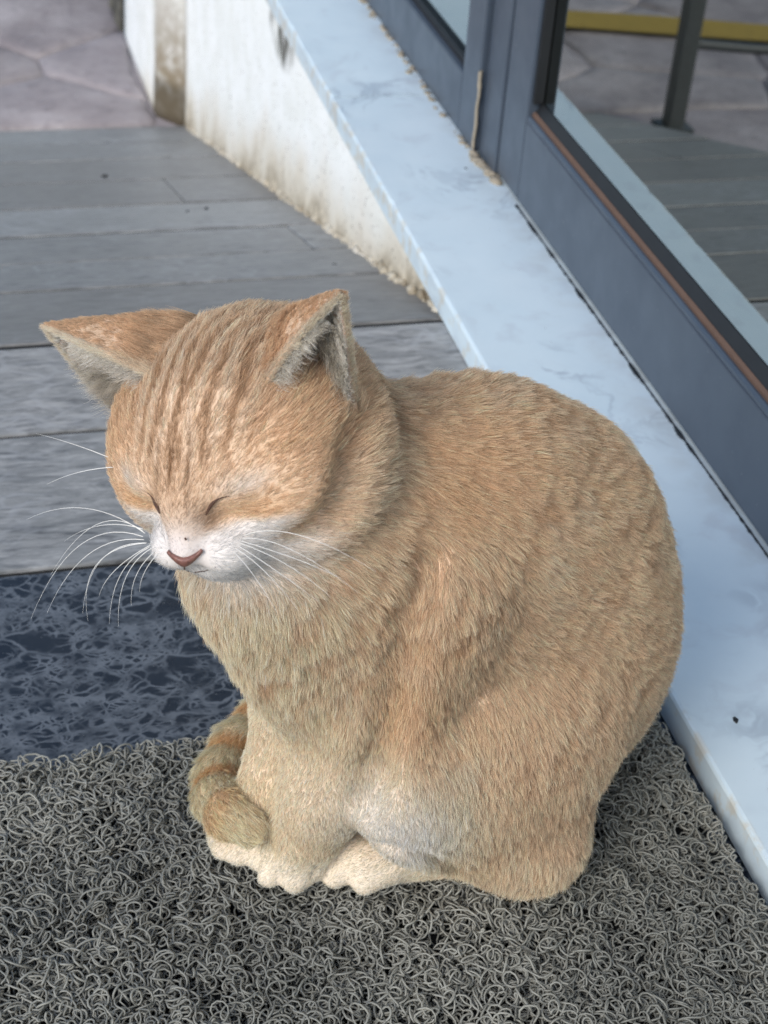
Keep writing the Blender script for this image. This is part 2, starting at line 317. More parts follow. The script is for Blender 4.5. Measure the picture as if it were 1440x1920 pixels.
# crumbling plaster toe where the wall meets the ramp
P = []
for y in np.linspace(.95, 2.47, 420):
    s = .0016 + .0048 * rng.random() ** 2.5; P.append((WX - .002 - .004 * rng.random(), y + .003 * rng.standard_normal(), rz(y) + .0005, s))
V = []; Q = []
for x, y, z, s in P:
    Q.append(iq + len(V) * len(iv)); V.append(iv * np.array([.8, 1.6, .9]) * s * (1 + .25 * rng.standard_normal((len(iv), 1))) + np.array([x, y, z]))
toe = fast_mesh('crumbled_plaster', np.concatenate(V), np.concatenate(Q), PLASTER, wall, False); toe['kind'] = 'stuff'
back = empty('rough_kerb', (.30, 3.3, GZ)); tag(back, 'rough dark mossy kerb continuing the line of the white wall', 'kerb')
V = []; m = 26; pr = [(0, 0), (.004, .10), (.03, .24), (.10, .27), (.16, .26), (.16, 0)]
for i in range(m):
    y = 3.012 + i * .05
    for x, z in pr: V.append((.282 - .05 * (y - 3.0) + x + rng.normal() * .006, y, GZ - .005 + z * (1 + .06 * rng.normal()) if z else GZ - .02))
MOSS = NT('mossy_rubble'); nn = MOSS.noise(MOSS.coords(), 24, 6); MOSS = MOSS.done(MOSS.ramp(nn, [(.35, lin(46, 46, 42)), (.55, lin(92, 90, 82)), (.7, lin(118, 116, 106))]), .9, MOSS.bump(nn, .8, .01))
mesh('kerb_body', V, [(i * 6 + j, i * 6 + (j + 1) % 6, (i + 1) * 6 + (j + 1) % 6, (i + 1) * 6 + j) for i in range(m - 1) for j in range(6)] + [tuple(range(6)), tuple((m - 1) * 6 + j for j in range(6))[::-1]], MOSS, back)
sill = empty('marble_sill', (.4, .8, 0)); tag(sill, 'white grey-veined marble sill running along the foot of the glass door', 'sill')
def slab(y0, y1):
    bm = bmesh.new(); n = int((y1 - y0) / .01) + 1; ring = []
    prof = [(SX + .012, 0.0006), (SX + .0014, .0006), (SX, .002), (SX, ST - .0022), (SX + .0008, ST - .0006), (SX + .0024, ST), (.62, ST), (.62, .0006)]
    for i in range(n):
        y = y0 + (y1 - y0) * i / (n - 1); ch = max(0, rng.normal() - 1.3) * .0011
        ring.append([bm.verts.new((x + (ch if j in (3, 4) else ch * .5 if j == 5 else 0), y, z - (ch * .6 if j in (4,) else 0))) for j, (x, z) in enumerate(prof)])
    for p, q in zip(ring[:-1], ring[1:]):
        for j in range(8): bm.faces.new((p[j], p[(j + 1) % 8], q[(j + 1) % 8], q[j]))
    bm.faces.new(ring[0]); bm.faces.new(ring[-1][::-1]); bmesh.ops.recalc_face_normals(bm, faces=bm.faces)
    me = bpy.data.meshes.new('slab'); bm.to_mesh(me); bm.free(); return link('slab', me, WHITE_MARBLE, sill)
slab(-.6, 1.4072); slab(1.4088, 3.3)
joint = box('joint_line', (SX + .003, 1.4070, .003), (.43, 1.4090, ST - .0007), GROUT, sill, 0)
# ------------------------------------------------------------------ glazed door and fixed window
DX = .435; GX = .447
door = empty('glass_door', (.45, .7, .027)); tag(door, 'slate grey metal framed glass door standing over the marble sill', 'door')
def rail(name, y0, y1, z0, z1, parent, x0=DX, x1=.478, bev=.0015): return box(name, (x0, y0, z0), (x1, y1, z1), FRAME, parent, bev, 2)
HZ = 2.15; YD0 = -.05
rail('stile', 1.1530, 1.2105, .027, HZ, door); rail('stile', YD0, YD0 + .058, .027, HZ, door)
rail('bottom_rail', YD0 + .0585, 1.1526, .027, .0965, door); rail('top_rail', YD0 + .0585, 1.1526, HZ - .07, HZ, door)
pane = box('pane', (GX, YD0 + .05, .090), (GX + .006, 1.160, HZ - .06), GLASS, door, 0)
prism('rail_bead', [(DX + .0004, .0968), (DX + .0004, .0996), (DX + .0022, .1010), (DX + .004, .1008), (DX + .004, .0968)], YD0 + .0588, 1.1524, FRAME, door, .0004)
prism('glazing_seal', [(DX + .0042, .0969), (DX + .0042, .1030), (DX + .0066, .1046), (DX + .0066, .0969)], YD0 + .0588, 1.1522, BEAD, door, .0005)
prism('gasket', [(DX + .0067, .0969), (DX + .0067, .1040), (GX - .0004, .1125), (GX - .0004, .0969)], YD0 + .0588, 1.1520, RUBBER, door, .0004)
box('gasket', (DX + .003, 1.1485, .112), (GX - .0005, 1.1529, HZ - .08), RUBBER, door, .0006)
box('door_gap_shade', (DX + .004, YD0, .0225), (.470, 1.21, .0268), RUBBER, door, .0003)  # black strip standing in for the shade in the gap under the door
win = empty('fixed_window', (.45, 2.2, ST)); tag(win, 'fixed glazed panel in slate grey frame next to the door hinge', 'window')
WXF = .4295
rail('frame_post', 1.2145, 1.2625, ST + .0008, HZ, win, DX - .001, .478)
rail('stile', 1.2665, 1.3165, ST + .0008, HZ, win, WXF, .475); rail('bottom_rail', 1.3169, 2.85, ST + .0008, .0775, win, WXF, .475); rail('stile', 2.8504, 2.91, ST + .0008, HZ, win, WXF, .475); rail('top_rail', 1.3169, 2.85, HZ - .07, HZ, win, WXF, .475)
box('pane', (WXF + .012, 1.31, .07), (WXF + .018, 2.855, HZ - .06), GLASS, win, 0)
box('gasket', (WXF + .006, 1.3170, .0776), (WXF + .0115, 2.8498, .0835), RUBBER, win, .0008); box('gasket', (WXF + .006, 1.3170, .0838), (WXF + .0115, 1.3215, HZ - .08), RUBBER, win, .0008)
box('seam_gap', (WXF + .006, 1.2628, ST + .001), (.47, 1.2662, HZ), RUBBER, win, 0)
box('seam_gap', (DX + .006, 1.2107, ST + .001), (.47, 1.2142, HZ), RUBBER, win, 0)
# silicone run in the seam and mortar at the frame foot
pts = np.array([[(WXF - .0002, 1.2646 + .0012 * math.sin(i * .9), ST + .004 + i * .0042) for i in range(18)]]); V, Q = tube_arrays(pts, np.array([[.0012 + .0010 * abs(math.sin(i * 1.7)) * (1 if i > 12 else .4) for i in range(18)]]), 6)
fast_mesh('silicone_run', V, Q, MORTAR, win)
def crumb_strip(name, p, q, n, size, parent, mat):
    V = []; Q = []
    for i in range(n):
        t = rng.random(); c = np.array(p) * (1 - t) + np.array(q) * t + rng.normal(size=3) * np.array([.0018, .006, .0003]); s = size * (.25 + 2.2 * rng.random() ** 3)
        Q.append(iq + i * len(iv)); V.append(iv * np.array([1, 1.5, .35]) * s * (1 + .25 * rng.standard_normal((len(iv), 1))) + c)
    o = fast_mesh(name, np.concatenate(V), np.concatenate(Q), mat, parent, False); o['kind'] = 'stuff'; return o
crumb_strip('old_mortar', (.4275, 1.27, ST + .0005), (.4270, 2.3, ST + .0002), 300, .0019, win, MORTAR)
crumb_strip('old_mortar', (.428, 1.262, ST + .0005), (.4335, 1.205, ST + .0005), 90, .0026, win, MORTAR)
nD = 500; yy = np.linspace(.25, 1.15, nD); rr = .0006 + .0006 * np.abs(np.convolve(rng.normal(size=nD + 8), np.ones(9) / 3, 'valid'))
V, Q = tube_arrays(np.stack([np.full(nD, .4352) - rr * .6, yy, np.full(nD, ST)], 1)[None], rr[None], 6); fast_mesh('door_foot_shadow', V, Q, RUBBER, sill)  # uneven black tube painting the shadow line at the foot of the door
crumb_strip('sill_specks', (.34, .35, ST + .0002), (.42, 1.3, ST + .0002), 18, .0008, sill, RUBBER)
facade = empty('building_front', (.6, 1.4, HZ)); tag(facade, 'rendered building front above the glass door', 'building')
box('lintel', (.44, -2.6, HZ + .004), (.9, 6.0, 3.4), RENDER_WALL, facade, .004); box('wall', (.44, 2.914, GZ), (.9, 6.0, HZ + .002), RENDER_WALL, facade, .004); box('wall', (.44, -2.6, GZ), (.9, YD0 - .003, HZ + .002), RENDER_WALL, facade, .004)
room = box('interior_floor', (.48, -.4, -.02), (3.0, 2.9, .015), INTERIOR, None, 0); tag(room, 'dim grey floor behind the glass', 'floor', kind='structure')
rw = box('interior_wall', (3.0, -.4, -.02), (3.05, 2.9, 3.0), INTERIOR, None, 0); tag(rw, 'dim grey wall behind the glass', 'wall', kind='structure')
rc = box('interior_ceiling', (.9, -.4, 3.0), (3.05, 2.9, 3.05), INTERIOR, None, 0); tag(rc, 'dim ceiling behind the glass', 'ceiling', kind='structure')
# ------------------------------------------------------------------ low railing made up out of view for the leg mirrored in the glass
stand_th = empty('mirrored_stand', (-.62, 2.45, GZ)); tag(stand_th, 'low grey metal railing added out of view for the leg mirrored in the door glass', 'stand')
STEEL = mat_plain('grey_powder_coat', lin(74, 78, 78), .5)
for x in (-.31, -.93): box('post', (x - .016, 2.434, GZ + .004), (x + .016, 2.466, GZ + .95), STEEL, stand_th, .003); box('foot_plate', (x - .03, 2.42, GZ + .002), (x + .03, 2.48, GZ + .009), STEEL, stand_th, .001)
pts = np.array([[(-.326 - .588 * t, 2.45, GZ + .155 - .02 * math.sin(math.pi * t)) for t in np.linspace(0, 1, 14)]]); V, Q = tube_arrays(pts, np.full((1, 14), .009), 10); fast_mesh('lower_rail', V, Q, STEEL, stand_th)
pts = np.array([[(-.29 - .66 * t, 2.45, GZ + .962) for t in np.linspace(0, 1, 6)]]); V, Q = tube_arrays(pts, np.full((1, 6), .018), 12); fast_mesh('top_rail', V, Q, STEEL, stand_th)
# ------------------------------------------------------------------ door mat of coiled vinyl filaments
MATX0, MATX1, MATY0, MATY1 = -.34, .3225, .10, .571
matroot = empty('door_mat', (0, .34, 0)); tag(matroot, 'grey coil mat of looped vinyl strands the cat sits on', 'mat')
VINYL = NT('grey_vinyl'); vr = VINYL.noise(VINYL.coords(), 9, 3)
vcol = VINYL.mix(VINYL.fr(vr, .35, .65), lin(124, 125, 119), lin(150, 150, 142)); VINYL = VINYL.done(vcol, .42, spec=.4)
BACKING = mat_plain('dark_vinyl_backing', lin(26, 28, 30), .7)
mat_turn = Matrix.Rotation(math.radians(-.8), 4, 'Z')
box('backing', (MATX0, MATY0, .0006), (MATX1 - .004, MATY1 - .006, .0035), BACKING, matroot, .0008)
def coil_strands(n, x0, x1, y0, y1, z0, z1, R0, R1, loops, seg):
    m = loops * seg; ph = np.arange(m) / seg * 2 * np.pi
    c0 = np.stack([rng.uniform(x0, x1, n), rng.uniform(y0, y1, n)], 1); ang = rng.uniform(0, 2 * np.pi, n)
    step = rng.uniform(.0042, .0088, n)
    bend = rng.normal(0, .35, (n, loops)); bend = np.repeat(np.cumsum(bend, 1), seg, 1)
    # smooth heading
    hd = ang[:, None] + bend; vx = np.cumsum(np.cos(hd), 1) * (step / seg)[:, None]; vy = np.cumsum(np.sin(hd), 1) * (step / seg)[:, None]
    def smooth_rand(lo, hi):
        k = rng.uniform(lo, hi, (n, loops + 2)); t = np.arange(m) / seg; i = t.astype(int); f = t - i; f = f * f * (3 - 2 * f); return k[:, i] * (1 - f) + k[:, i + 1] * f
    R = smooth_rand(R0, R1); sgn = rng.choice([-1, 1], n)[:, None]; phase = rng.uniform(0, 2 * np.pi, n)[:, None]
    p = sgn * ph[None] + phase + smooth_rand(-1.7, 1.7)
    tilt = smooth_rand(.1, 1.45); ta = smooth_rand(-3.2, 3.2)
    a = np.cos(p) * R; b = np.sin(p) * R * smooth_rand(.35, 1.15)
    X = c0[:, :1] + vx + a * np.cos(ta) - b * np.sin(ta) * np.cos(tilt)
    Y = c0[:, 1:] + vy + a * np.sin(ta) + b * np.cos(ta) * np.cos(tilt)
    Zc = smooth_rand(z0, z1); Z = Zc + b * np.sin(tilt) * .9
    Z = np.clip(Z, .0022, .0178)
    X = np.where(X > MATX1 - .001, 2 * (MATX1 - .001) - X, X); Y = np.where(Y > MATY1 - .001, 2 * (MATY1 - .001) - Y, Y)
    return np.stack([X, Y, Z], -1)
A = coil_strands(1850, -.16, MATX1, .24, MATY1, .0085, .0145, .0027, .0053, 8, 13)
B = coil_strands(1500, -.16, MATX1, .24, MATY1, .0035, .009, .0027, .0052, 8, 11)
vs_, qs_, off = [], [], 0
for S in (A, B):
    rad = np.full(S.shape[:2], .00053) * rng.uniform(.85, 1.12, (len(S), 1)); V, Q = tube_arrays(S, rad, 4); vs_.append(V); qs_.append(Q + off); off += len(V)
pile = fast_mesh('loop_pile', np.concatenate(vs_), np.concatenate(qs_), VINYL, matroot); pile['kind'] = 'stuff'
# sparser pile under the part of the mat that lies outside the picture
C1 = coil_strands(1850, MATX0 + .01, -.17, MATY0 + .01, MATY1, .006, .0145, .0024, .0044, 7, 8); C2 = coil_strands(700, -.17, MATX1, MATY0 + .01, .235, .006, .0145, .0024, .0044, 7, 8)
S = np.concatenate([C1, C2]); V, Q = tube_arrays(S, np.full(S.shape[:2], .0007), 3); o = fast_mesh('loop_pile', V, Q, VINYL, matroot); o['kind'] = 'stuff'
o = mesh('paper_fleck', [(.036, .3955, .0172), (.0385, .3965, .0178), (.0378, .399, .0175), (.0352, .3985, .0169), (.0365, .397, .0185)], [(0, 1, 4), (1, 2, 4), (2, 3, 4), (3, 0, 4)], mat_plain('white_paper', lin(235, 235, 235), .8), matroot)
FUR_N = 620000
# ---------------------------------------------------------------- cat frames
CO=np.array([.2,.501,.016]); CF=np.array([-.9701,-.2425,0]); CL=np.array([.2425,-.9701,0]); CZ=np.array([0,0,1.])
def cw(a,b,c): return CO+a*CF+b*CL+c*CZ
def head_axes(yaw,pitch,roll):
    g=np.array([np.cos(yaw)*np.cos(pitch),np.sin(yaw)*np.cos(pitch),-np.sin(pitch)])
    l=np.array([-np.sin(yaw),np.cos(yaw),0]); h=np.cross(g,l)
    return g,np.cos(roll)*l+np.sin(roll)*h,-np.sin(roll)*l+np.cos(roll)*h
HG,HL,HU=head_axes(np.radians(-127.7),np.radians(7),np.radians(17.5))
HC=np.array([.0826,.474,.2554])
HS=.97
def hw(f,l,u): return HC+HS*(f*HG+l*HL+u*HU)
BODYM=np.stack([CF,CL,CZ]); HEADM=np.stack([HG,HL,HU])
GROOVES=[]
PR=[]   # (kind,data,k,flow,tag)
def rotm(M,ax,deg):
    c,s=np.cos(np.radians(deg)),np.sin(np.radians(deg)); i,j={'a':(1,2),'b':(2,0),'c':(0,1)}[ax]
    R=np.eye(3); R[i,i]=c;R[i,j]=s;R[j,i]=-s;R[j,j]=c   # rows = new axes in old frame
    return R@M
def ell(c,rad,k=.02,flow=(-.6,0,-.8),M=BODYM,tag='body'):
    PR.append(('e',(np.array(c,float),M,np.array(rad,float)),k,np.array(flow,float)@BODYM,tag))
def cone(p,q,r1,r2,k=.012,flow=None,tag='body'):
    p=np.array(p,float);q=np.array(q,float)
    if flow is None:
        fl=(q-p)/np.linalg.norm(q-p)
    else: fl=np.array(flow,float)@BODYM
    PR.append(('c',(p,q,r1,r2),k,fl,tag))
def sd(pr,P):
    kind,d=pr[0],pr[1]
    if kind=='e':
        c,M,r=d; q=(P-c)@M.T; k0=np.sqrt(((q/r)**2).sum(-1))+1e-9; k1=np.sqrt(((q/(r*r))**2).sum(-1))+1e-9
        return k0*(k0-1)/k1
    p,q,r1,r2=d; ba=q-p; l2=ba@ba; t=np.clip(((P-p)@ba)/l2,0,1)
    return np.linalg.norm(P-p-t[...,None]*ba,axis=-1)-(r1+(r2-r1)*t)
# ---------------------------------------------------------------- torso
def build_prims():
    PR.clear()
    M1=rotm(BODYM,'b',-38)  # long axis tilted up and forward
    ell(cw(-.027,0,.080),(.068,.050,.073),.03,(-.75,0,-.65))            # pelvis and rump
    ell(cw(-.003,0,.138),(.076,.049,.088),.035,(-.85,.1,-.55),rotm(BODYM,'b',20))   # ribs
    ell(cw(.041,0,.170),(.060,.046,.059),.03,(-.7,.15,-.7))            # shoulders
    ell(cw(.020,.002,.208),(.032,.028,.024),.02,(-.9,0,-.2))           # shoulder blades
    cone(cw(.084,.002,.135),cw(.080,.003,.085),.026,.017,.02,(.1,.1,-1))
    ell(cw(.087,.003,.150),(.033,.031,.048),.026,(.1,.1,-1))            # chest
    ell(cw(.109,0,.184),(.031,.033,.033),.03,(.1,.25,-1))              # bib
    cone(cw(.064,-.002,.182),cw(.105,-.002,.232),.045,.038,.025,(-.75,.35,-.55)) # neck
    # near (left) shoulder and foreleg
    cone(cw(.054,.030,.175),cw(.066,.029,.118),.028,.0255,.011,(-.1,.1,-1))
    cone(cw(.067,.028,.110),cw(.084,.014,.055),.0235,.0165,.012,(.2,0,-1))
    cone(cw(.084,.015,.060),cw(.092,.007,.018),.0165,.0135,.01,(.1,0,-1))
    # far foreleg
    cone(cw(.066,-.030,.150),cw(.083,-.020,.075),.025,.0175,.018,(.2,0,-1))
    cone(cw(.083,-.020,.075),cw(.102,-.015,.018),.0155,.0125,.01,(.2,0,-1))
    # near thigh, haunch
    ell(cw(.013,.040,.073),(.062,.031,.057),.007,(-.15,0,-1),rotm(BODYM,'b',25),tag='thigh')
    ell(cw(.056,.044,.078),(.027,.021,.040),.008,(-.1,0,-1),tag='thigh')
    ell(cw(-.002,.045,.022),(.028,.0290,.0230),.018,(.15,.1,-1),tag='thigh')
    # far haunch
    ell(cw(.014,-.036,.070),(.066,.033,.066),.018,(-.15,0,-1),rotm(BODYM,'b',25))
    ell(cw(-.018,-.034,.026),(.036,.028,.028),.018,(0,0,-1))
    # hind feet
    cone(cw(.000,.040,.014),cw(.066,.022,.0125),.0150,.0130,.006,(1,-.2,-.2),tag='foot')
    cone(cw(.000,-.040,.014),cw(.060,-.030,.0125),.0145,.0125,.006,(1,.2,-.2),tag='foot')
    # toes: near hind paw
    for i,(a,b) in enumerate([(.071,.0305),(.0815,.0215),(.083,.0105),(.077,.001)]):
        cone(cw(a-.012,b-.0005+.001*(1.5-i),.0115),cw(a,b,.0074),.0070,.0064,.0030,(1,0,-.3),tag='paw')
    ell(cw(.067,.016,.012),(.012,.014,.011),.005,(1,0,-.3),tag='paw')
    # near front paw
    ell(cw(.097,.006,.0115),(.013,.0130,.0105),.006,(1,0,-.4),tag='paw')
    for a,b in [(.0995,.0165),(.1085,.0085),(.1085,-.0015),(.102,-.0095)]:
        cone(cw(a-.010,b*.9,.0105),cw(a,b,.0072),.0066,.0062,.0030,(1,0,-.4),tag='paw')
    # far front paw
    ell(cw(.107,-.016,.0115),(.013,.0120,.0105),.006,(1,0,-.4),tag='paw')
    for a,b in [(.116,-.0085),(.121,-.0145),(.120,-.021),(.115,-.027)]:
        cone(cw(a-.010,b,.011),cw(a,b,.0075),.0066,.0062,.003,(1,0,-.4),tag='paw')
    # tail
    T=[(-.085,-.006,.026),(-.090,-.040,.018),(-.060,-.078,.016),(0,-.094,.016),(.045,-.086,.017),(.072,-.074,.0175),(.093,-.062,.0175),(.108,-.047,.018),(.116,-.030,.022),(.118,-.014,.028),(.1145,-.003,.030)]
    TR=[.015,.0135,.012,.011,.0105,.0105,.0105,.0105,.0105,.0095,.0075]
    for i in range(len(T)-1):
        cone(cw(*T[i]),cw(*T[i+1]),TR[i],TR[i+1],.004 if i else .012,tag='tail')
    # ---------------------------------------------------------------- head
    H=lambda c,r,k=.012,M=HEADM: ell(hw(*c),np.array(r)*HS,k*HS,(0,0,-1),M,'head')
    H((-.014,0,.003),(.044,.041,.039),.02)          # skull
    H((.002,.0,.013),(.035,.033,.026),.012)
    H((-.004,.028,.004),(.026,.021,.022),.014)
    H((-.004,-.0305,.004),(.026,.021,.022),.014)         # forehead
    H((.004,.0255,-.008),(.032,.026,.026),.014)       # cheeks
    H((.003,-.0275,-.007),(.032,.026,.026),.014)
    H((.000,.030,-.020),(.026,.020,.018),.012)       # jowls
    H((.000,-.030,-.020),(.026,.020,.018),.012)
    H((.030,0,.0075),(.024,.0135,.014),.010,rotm(HEADM,'b',30))   # nose bridge
    H((.026,.0175,.0055),(.015,.0125,.0105),.006)    # eye mounds
    H((.026,-.0175,.0055),(.015,.0125,.0105),.006)
    H((.042,0,-.0085),(.0165,.0082,.0085),.006,rotm(HEADM,'b',28))  # nose
    H((.038,.0105,-.0185),(.0145,.0125,.0098),.005)  # whisker pads
    H((.038,-.0105,-.0185),(.0145,.0125,.0098),.005)
    H((.032,0,-.0285),(.0135,.0115,.0085),.006)      # chin
    H((.012,0,-.022),(.028,.026,.018),.012)          # jaw
    return PR
def field(P,prims):
    d=None
    for pr in prims:
        s=sd(pr,P)
        if d is None: d=s
        else:
            k=pr[2]; h=np.maximum(k-np.abs(d-s),0)/k; d=np.minimum(d,s)-h*h*k*.25
    return d
def grid_field(prims,lo,hi,vs):
    n=np.ceil((hi-lo)/vs).astype(int)+1
    ax=[lo[i]+vs*np.arange(n[i]) for i in range(3)]
    D=np.full(n,.05,np.float64); first=True
    for pr in prims:
        if pr[0]=='e':
            c=pr[1][0]; R=pr[1][2].max(); a,b=c-R,c+R
        else:
            p,q,r1,r2=pr[1]; a=np.minimum(p-r1,q-r2); b=np.maximum(p+r1,q+r2)
        m=pr[2]+.012; i0=np.clip(((a-m-lo)/vs).astype(int),0,n-1); i1=np.clip(((b+m-lo)/vs).astype(int)+2,1,n)
        sl=tuple(slice(i0[j],i1[j]) for j in range(3))
        P=np.stack(np.meshgrid(*[ax[j][sl[j]] for j in range(3)],indexing='ij'),-1)
        s=sd(pr,P)-{'body':.0022,'thigh':.0022,'tail':.001}.get(pr[4],0); d=D[sl]; k=pr[2]; h=np.maximum(k-np.abs(d-s),0)/k
        D[sl]=np.minimum(d,s)-h*h*k*.25
    for p,q,r,k in GROOVES:
        m=r+.012; a,b=np.minimum(p,q),np.maximum(p,q); i0=np.clip(((a-m-lo)/vs).astype(int),0,n-1); i1=np.clip(((b+m-lo)/vs).astype(int)+2,1,n)
        sl=tuple(slice(i0[j],i1[j]) for j in range(3)); P=np.stack(np.meshgrid(*[ax[j][sl[j]] for j in range(3)],indexing='ij'),-1)
        s=-sd(('c',(p,q,r,r)),P); d=D[sl]; h=np.maximum(k-np.abs(d-s),0)/k; D[sl]=np.maximum(d,s)+h*h*k*.25
    return D,lo
def surface_nets(D,lo,vs):
    n=np.array(D.shape); inside=D<0
    cor=[(i,j,k) for i in (0,1) for j in (0,1) for k in (0,1)]
    sh=lambda A,c:A[c[0]:n[0]-1+c[0],c[1]:n[1]-1+c[1],c[2]:n[2]-1+c[2]]
    cnt=sum(sh(inside,c).astype(np.int8) for c in cor); act=(cnt>0)&(cnt<8)
    idx=-np.ones(n-1,np.int64); cells=np.argwhere(act); idx[act]=np.arange(len(cells))
    V=np.zeros((len(cells),3));W=np.zeros(len(cells))
    vals={c:sh(D,c)[act] for c in cor}
    for c in cor:
        for ax in range(3):
            if c[ax]==0:
                e=list(c);e[ax]=1;e=tuple(e);a,b=vals[c],vals[e];m=(a<0)!=(b<0)
                t=np.where(m,a/np.where(m,a-b,1),0); p=np.zeros((len(cells),3))+np.array(c); p[:,ax]+=t
                V[m]+=p[m];W[m]+=1
    V=lo+vs*(cells+V/W[:,None]); faces=[]
    for ax in range(3):
        o=[a for a in range(3) if a!=ax]
        A=np.take(inside,range(n[ax]-1),ax);B=np.take(inside,range(1,n[ax]),ax)
        for sgn in (0,1):
            E=np.argwhere((A&~B) if sgn==0 else (~A&B))
            ok=(E[:,o[0]]>0)&(E[:,o[1]]>0)&(E[:,o[0]]<n[o[0]]-1)&(E[:,o[1]]<n[o[1]]-1); E=E[ok]
            q=[]
            for d0,d1 in ((-1,-1),(0,-1),(0,0),(-1,0)):
                C=E.copy();C[:,o[0]]+=d0;C[:,o[1]]+=d1;q.append(idx[C[:,0],C[:,1],C[:,2]])
            q=np.stack(q,1)
            if (sgn==0)==(ax==1): q=q[:,::-1]
            faces.append(q)
    return V,np.concatenate(faces)
def ear(side):
    """curved shell of one ear in head coordinates, side +1 = cat's left. returns outer grid (n,m,3), axes"""
    n,m=17,21
    out=np.zeros((n,m,3))
    # base arc points (root on the skull), from inner front edge over the back to the outer edge
    tip=np.array([.000,.064,.0618]) if side>0 else np.array([.005,.066,.0535])
    def base(s):
        a=np.pi*s
        c0,md,c1=(np.array(v) for v in (((.009,.0265,.0300),(-.024,.0235,.0385),(-.008,.050,.014)) if side>0 else ((.008,.0265,.0350),(-.026,.036,.0365),(-.004,.056,.006))))
        return c0*(1-s)+c1*s+np.sin(a)*(md-(c0+c1)/2)
    for j in range(m):
        s=j/(m-1); b=base(s)
        for i in range(n):
            t=-.28+1.28*i/(n-1)
            p=b*(1-t)+tip*t
            # bulge outward of the edges for rounded outline
            e=np.sin(np.pi*max(t,0))
            p=p+e*.0035*np.array([.5,-.2,.5])*(1-s)+e*.003*np.array([.1,.1,-.8])*s+e*np.sin(np.pi*s)*.003*np.array([-.6,-.3,.5])
            out[i,j]=p
    out[...,1]*=side
    return out
# ------------------------------------------------------------------ cat: skin surface
def vnoise(P, s, seed=0):
    Q = P * s + seed * 17.31; i = np.floor(Q).astype(np.int64); f = Q - i; f = f * f * (3 - 2 * f); r = 0
    for dx in (0, 1):
        for dy in (0, 1):
            for dz in (0, 1):
                h = ((i[:, 0] + dx) * 374761393 + (i[:, 1] + dy) * 668265263 + (i[:, 2] + dz) * 2147483647 + seed * 1013904223) & 0xFFFFFFFF
                h = ((h ^ (h >> 13)) * 1274126177) & 0xFFFFFFFF; h = (h ^ (h >> 16)) & 0xFFFF
                r = r + (h / 65535.) * np.where(dx, f[:, 0], 1 - f[:, 0]) * np.where(dy, f[:, 1], 1 - f[:, 1]) * np.where(dz, f[:, 2], 1 - f[:, 2])
    return r
def fbm(P, s, seed=0): return (vnoise(P, s, seed) + .5 * vnoise(P, s * 2.1, seed + 1) + .25 * vnoise(P, s * 4.3, seed + 2)) / 1.75
def sstep(x, a, b): t = np.clip((x - a) / (b - a), 0, 1); return t * t * (3 - 2 * t)
def gauss(P, c, r): return np.exp(-(((P - np.array(c)) / np.array(r)) ** 2).sum(1))
prims = build_prims(); VS = .0015
D_, lo_ = grid_field(prims, np.array([-.01, .36, .0]), np.array([.34, .62, .34]), VS)
# creases: behind the shoulder, in front of the thigh, round the nape
CAMP = np.array([0, 0, .57]); RR, UU, FF = map(np.array, (R_, U_, F_))
def px_ray(x, y): return FF + RR * (x - 720) / 2900 + UU * (960 - y) / 2900
def field_fast(P):
    X = np.clip((P - lo_) / VS, 0, np.array(D_.shape) - 1.001); i = X.astype(int); f = X - i; r = 0
    for dx in (0, 1):
        for dy in (0, 1):
            for dz in (0, 1): r = r + D_[i[:, 0] + dx, i[:, 1] + dy, i[:, 2] + dz] * np.where(dx, f[:, 0], 1 - f[:, 0]) * np.where(dy, f[:, 1], 1 - f[:, 1]) * np.where(dz, f[:, 2], 1 - f[:, 2])
    return r
def on_skin(x, y, out=0.):
    """place seen at a pixel of the photograph, on the skin of the cat"""
    d = px_ray(x, y); P = CAMP[None] + d[None] * .42
    for _ in range(160): P = P + d[None] * np.clip(field_fast(P) - out, -.002, .006)[:, None] * .7
    return P[0]
for pts, r, sink, k in (([(735, 1345), (718, 1400), (700, 1455), (682, 1510)], .0055, -.001, .006), ([(627, 1616), (619, 1632), (613, 1652)], .0017, .0, .002), ([(596, 1622), (590, 1636), (587, 1646)], .0012, .0005, .002), ([(480, 1628), (478, 1640), (478, 1650)], .0014, .0005, .002), ([(522, 1634), (522, 1644), (523, 1653)], .0012, .0006, .002), ([(800, 1060), (772, 1150), (756, 1230), (738, 1310), (722, 1380), (698, 1450), (676, 1520)], .0052, .0005, .009), ([(690, 770), (668, 850), (655, 930), (630, 985), (570, 1020)], .0055, .001, .010), ([(735, 735), (760, 790), (800, 830)], .005, .002, .009), ([(862, 1636), (830, 1618), (785, 1606), (735, 1598), (700, 1588)], .0042, .0005, .005)):
    X = [on_skin(x, y, sink) for x, y in pts]
    for a_, b_ in zip(X[:-1], X[1:]): GROOVES.append((a_, b_, r, k))
D_, lo_ = grid_field(prims, np.array([-.01, .36, .0]), np.array([.34, .62, .34]), VS)
BV, BF = surface_nets(D_, lo_, VS)
ears = []
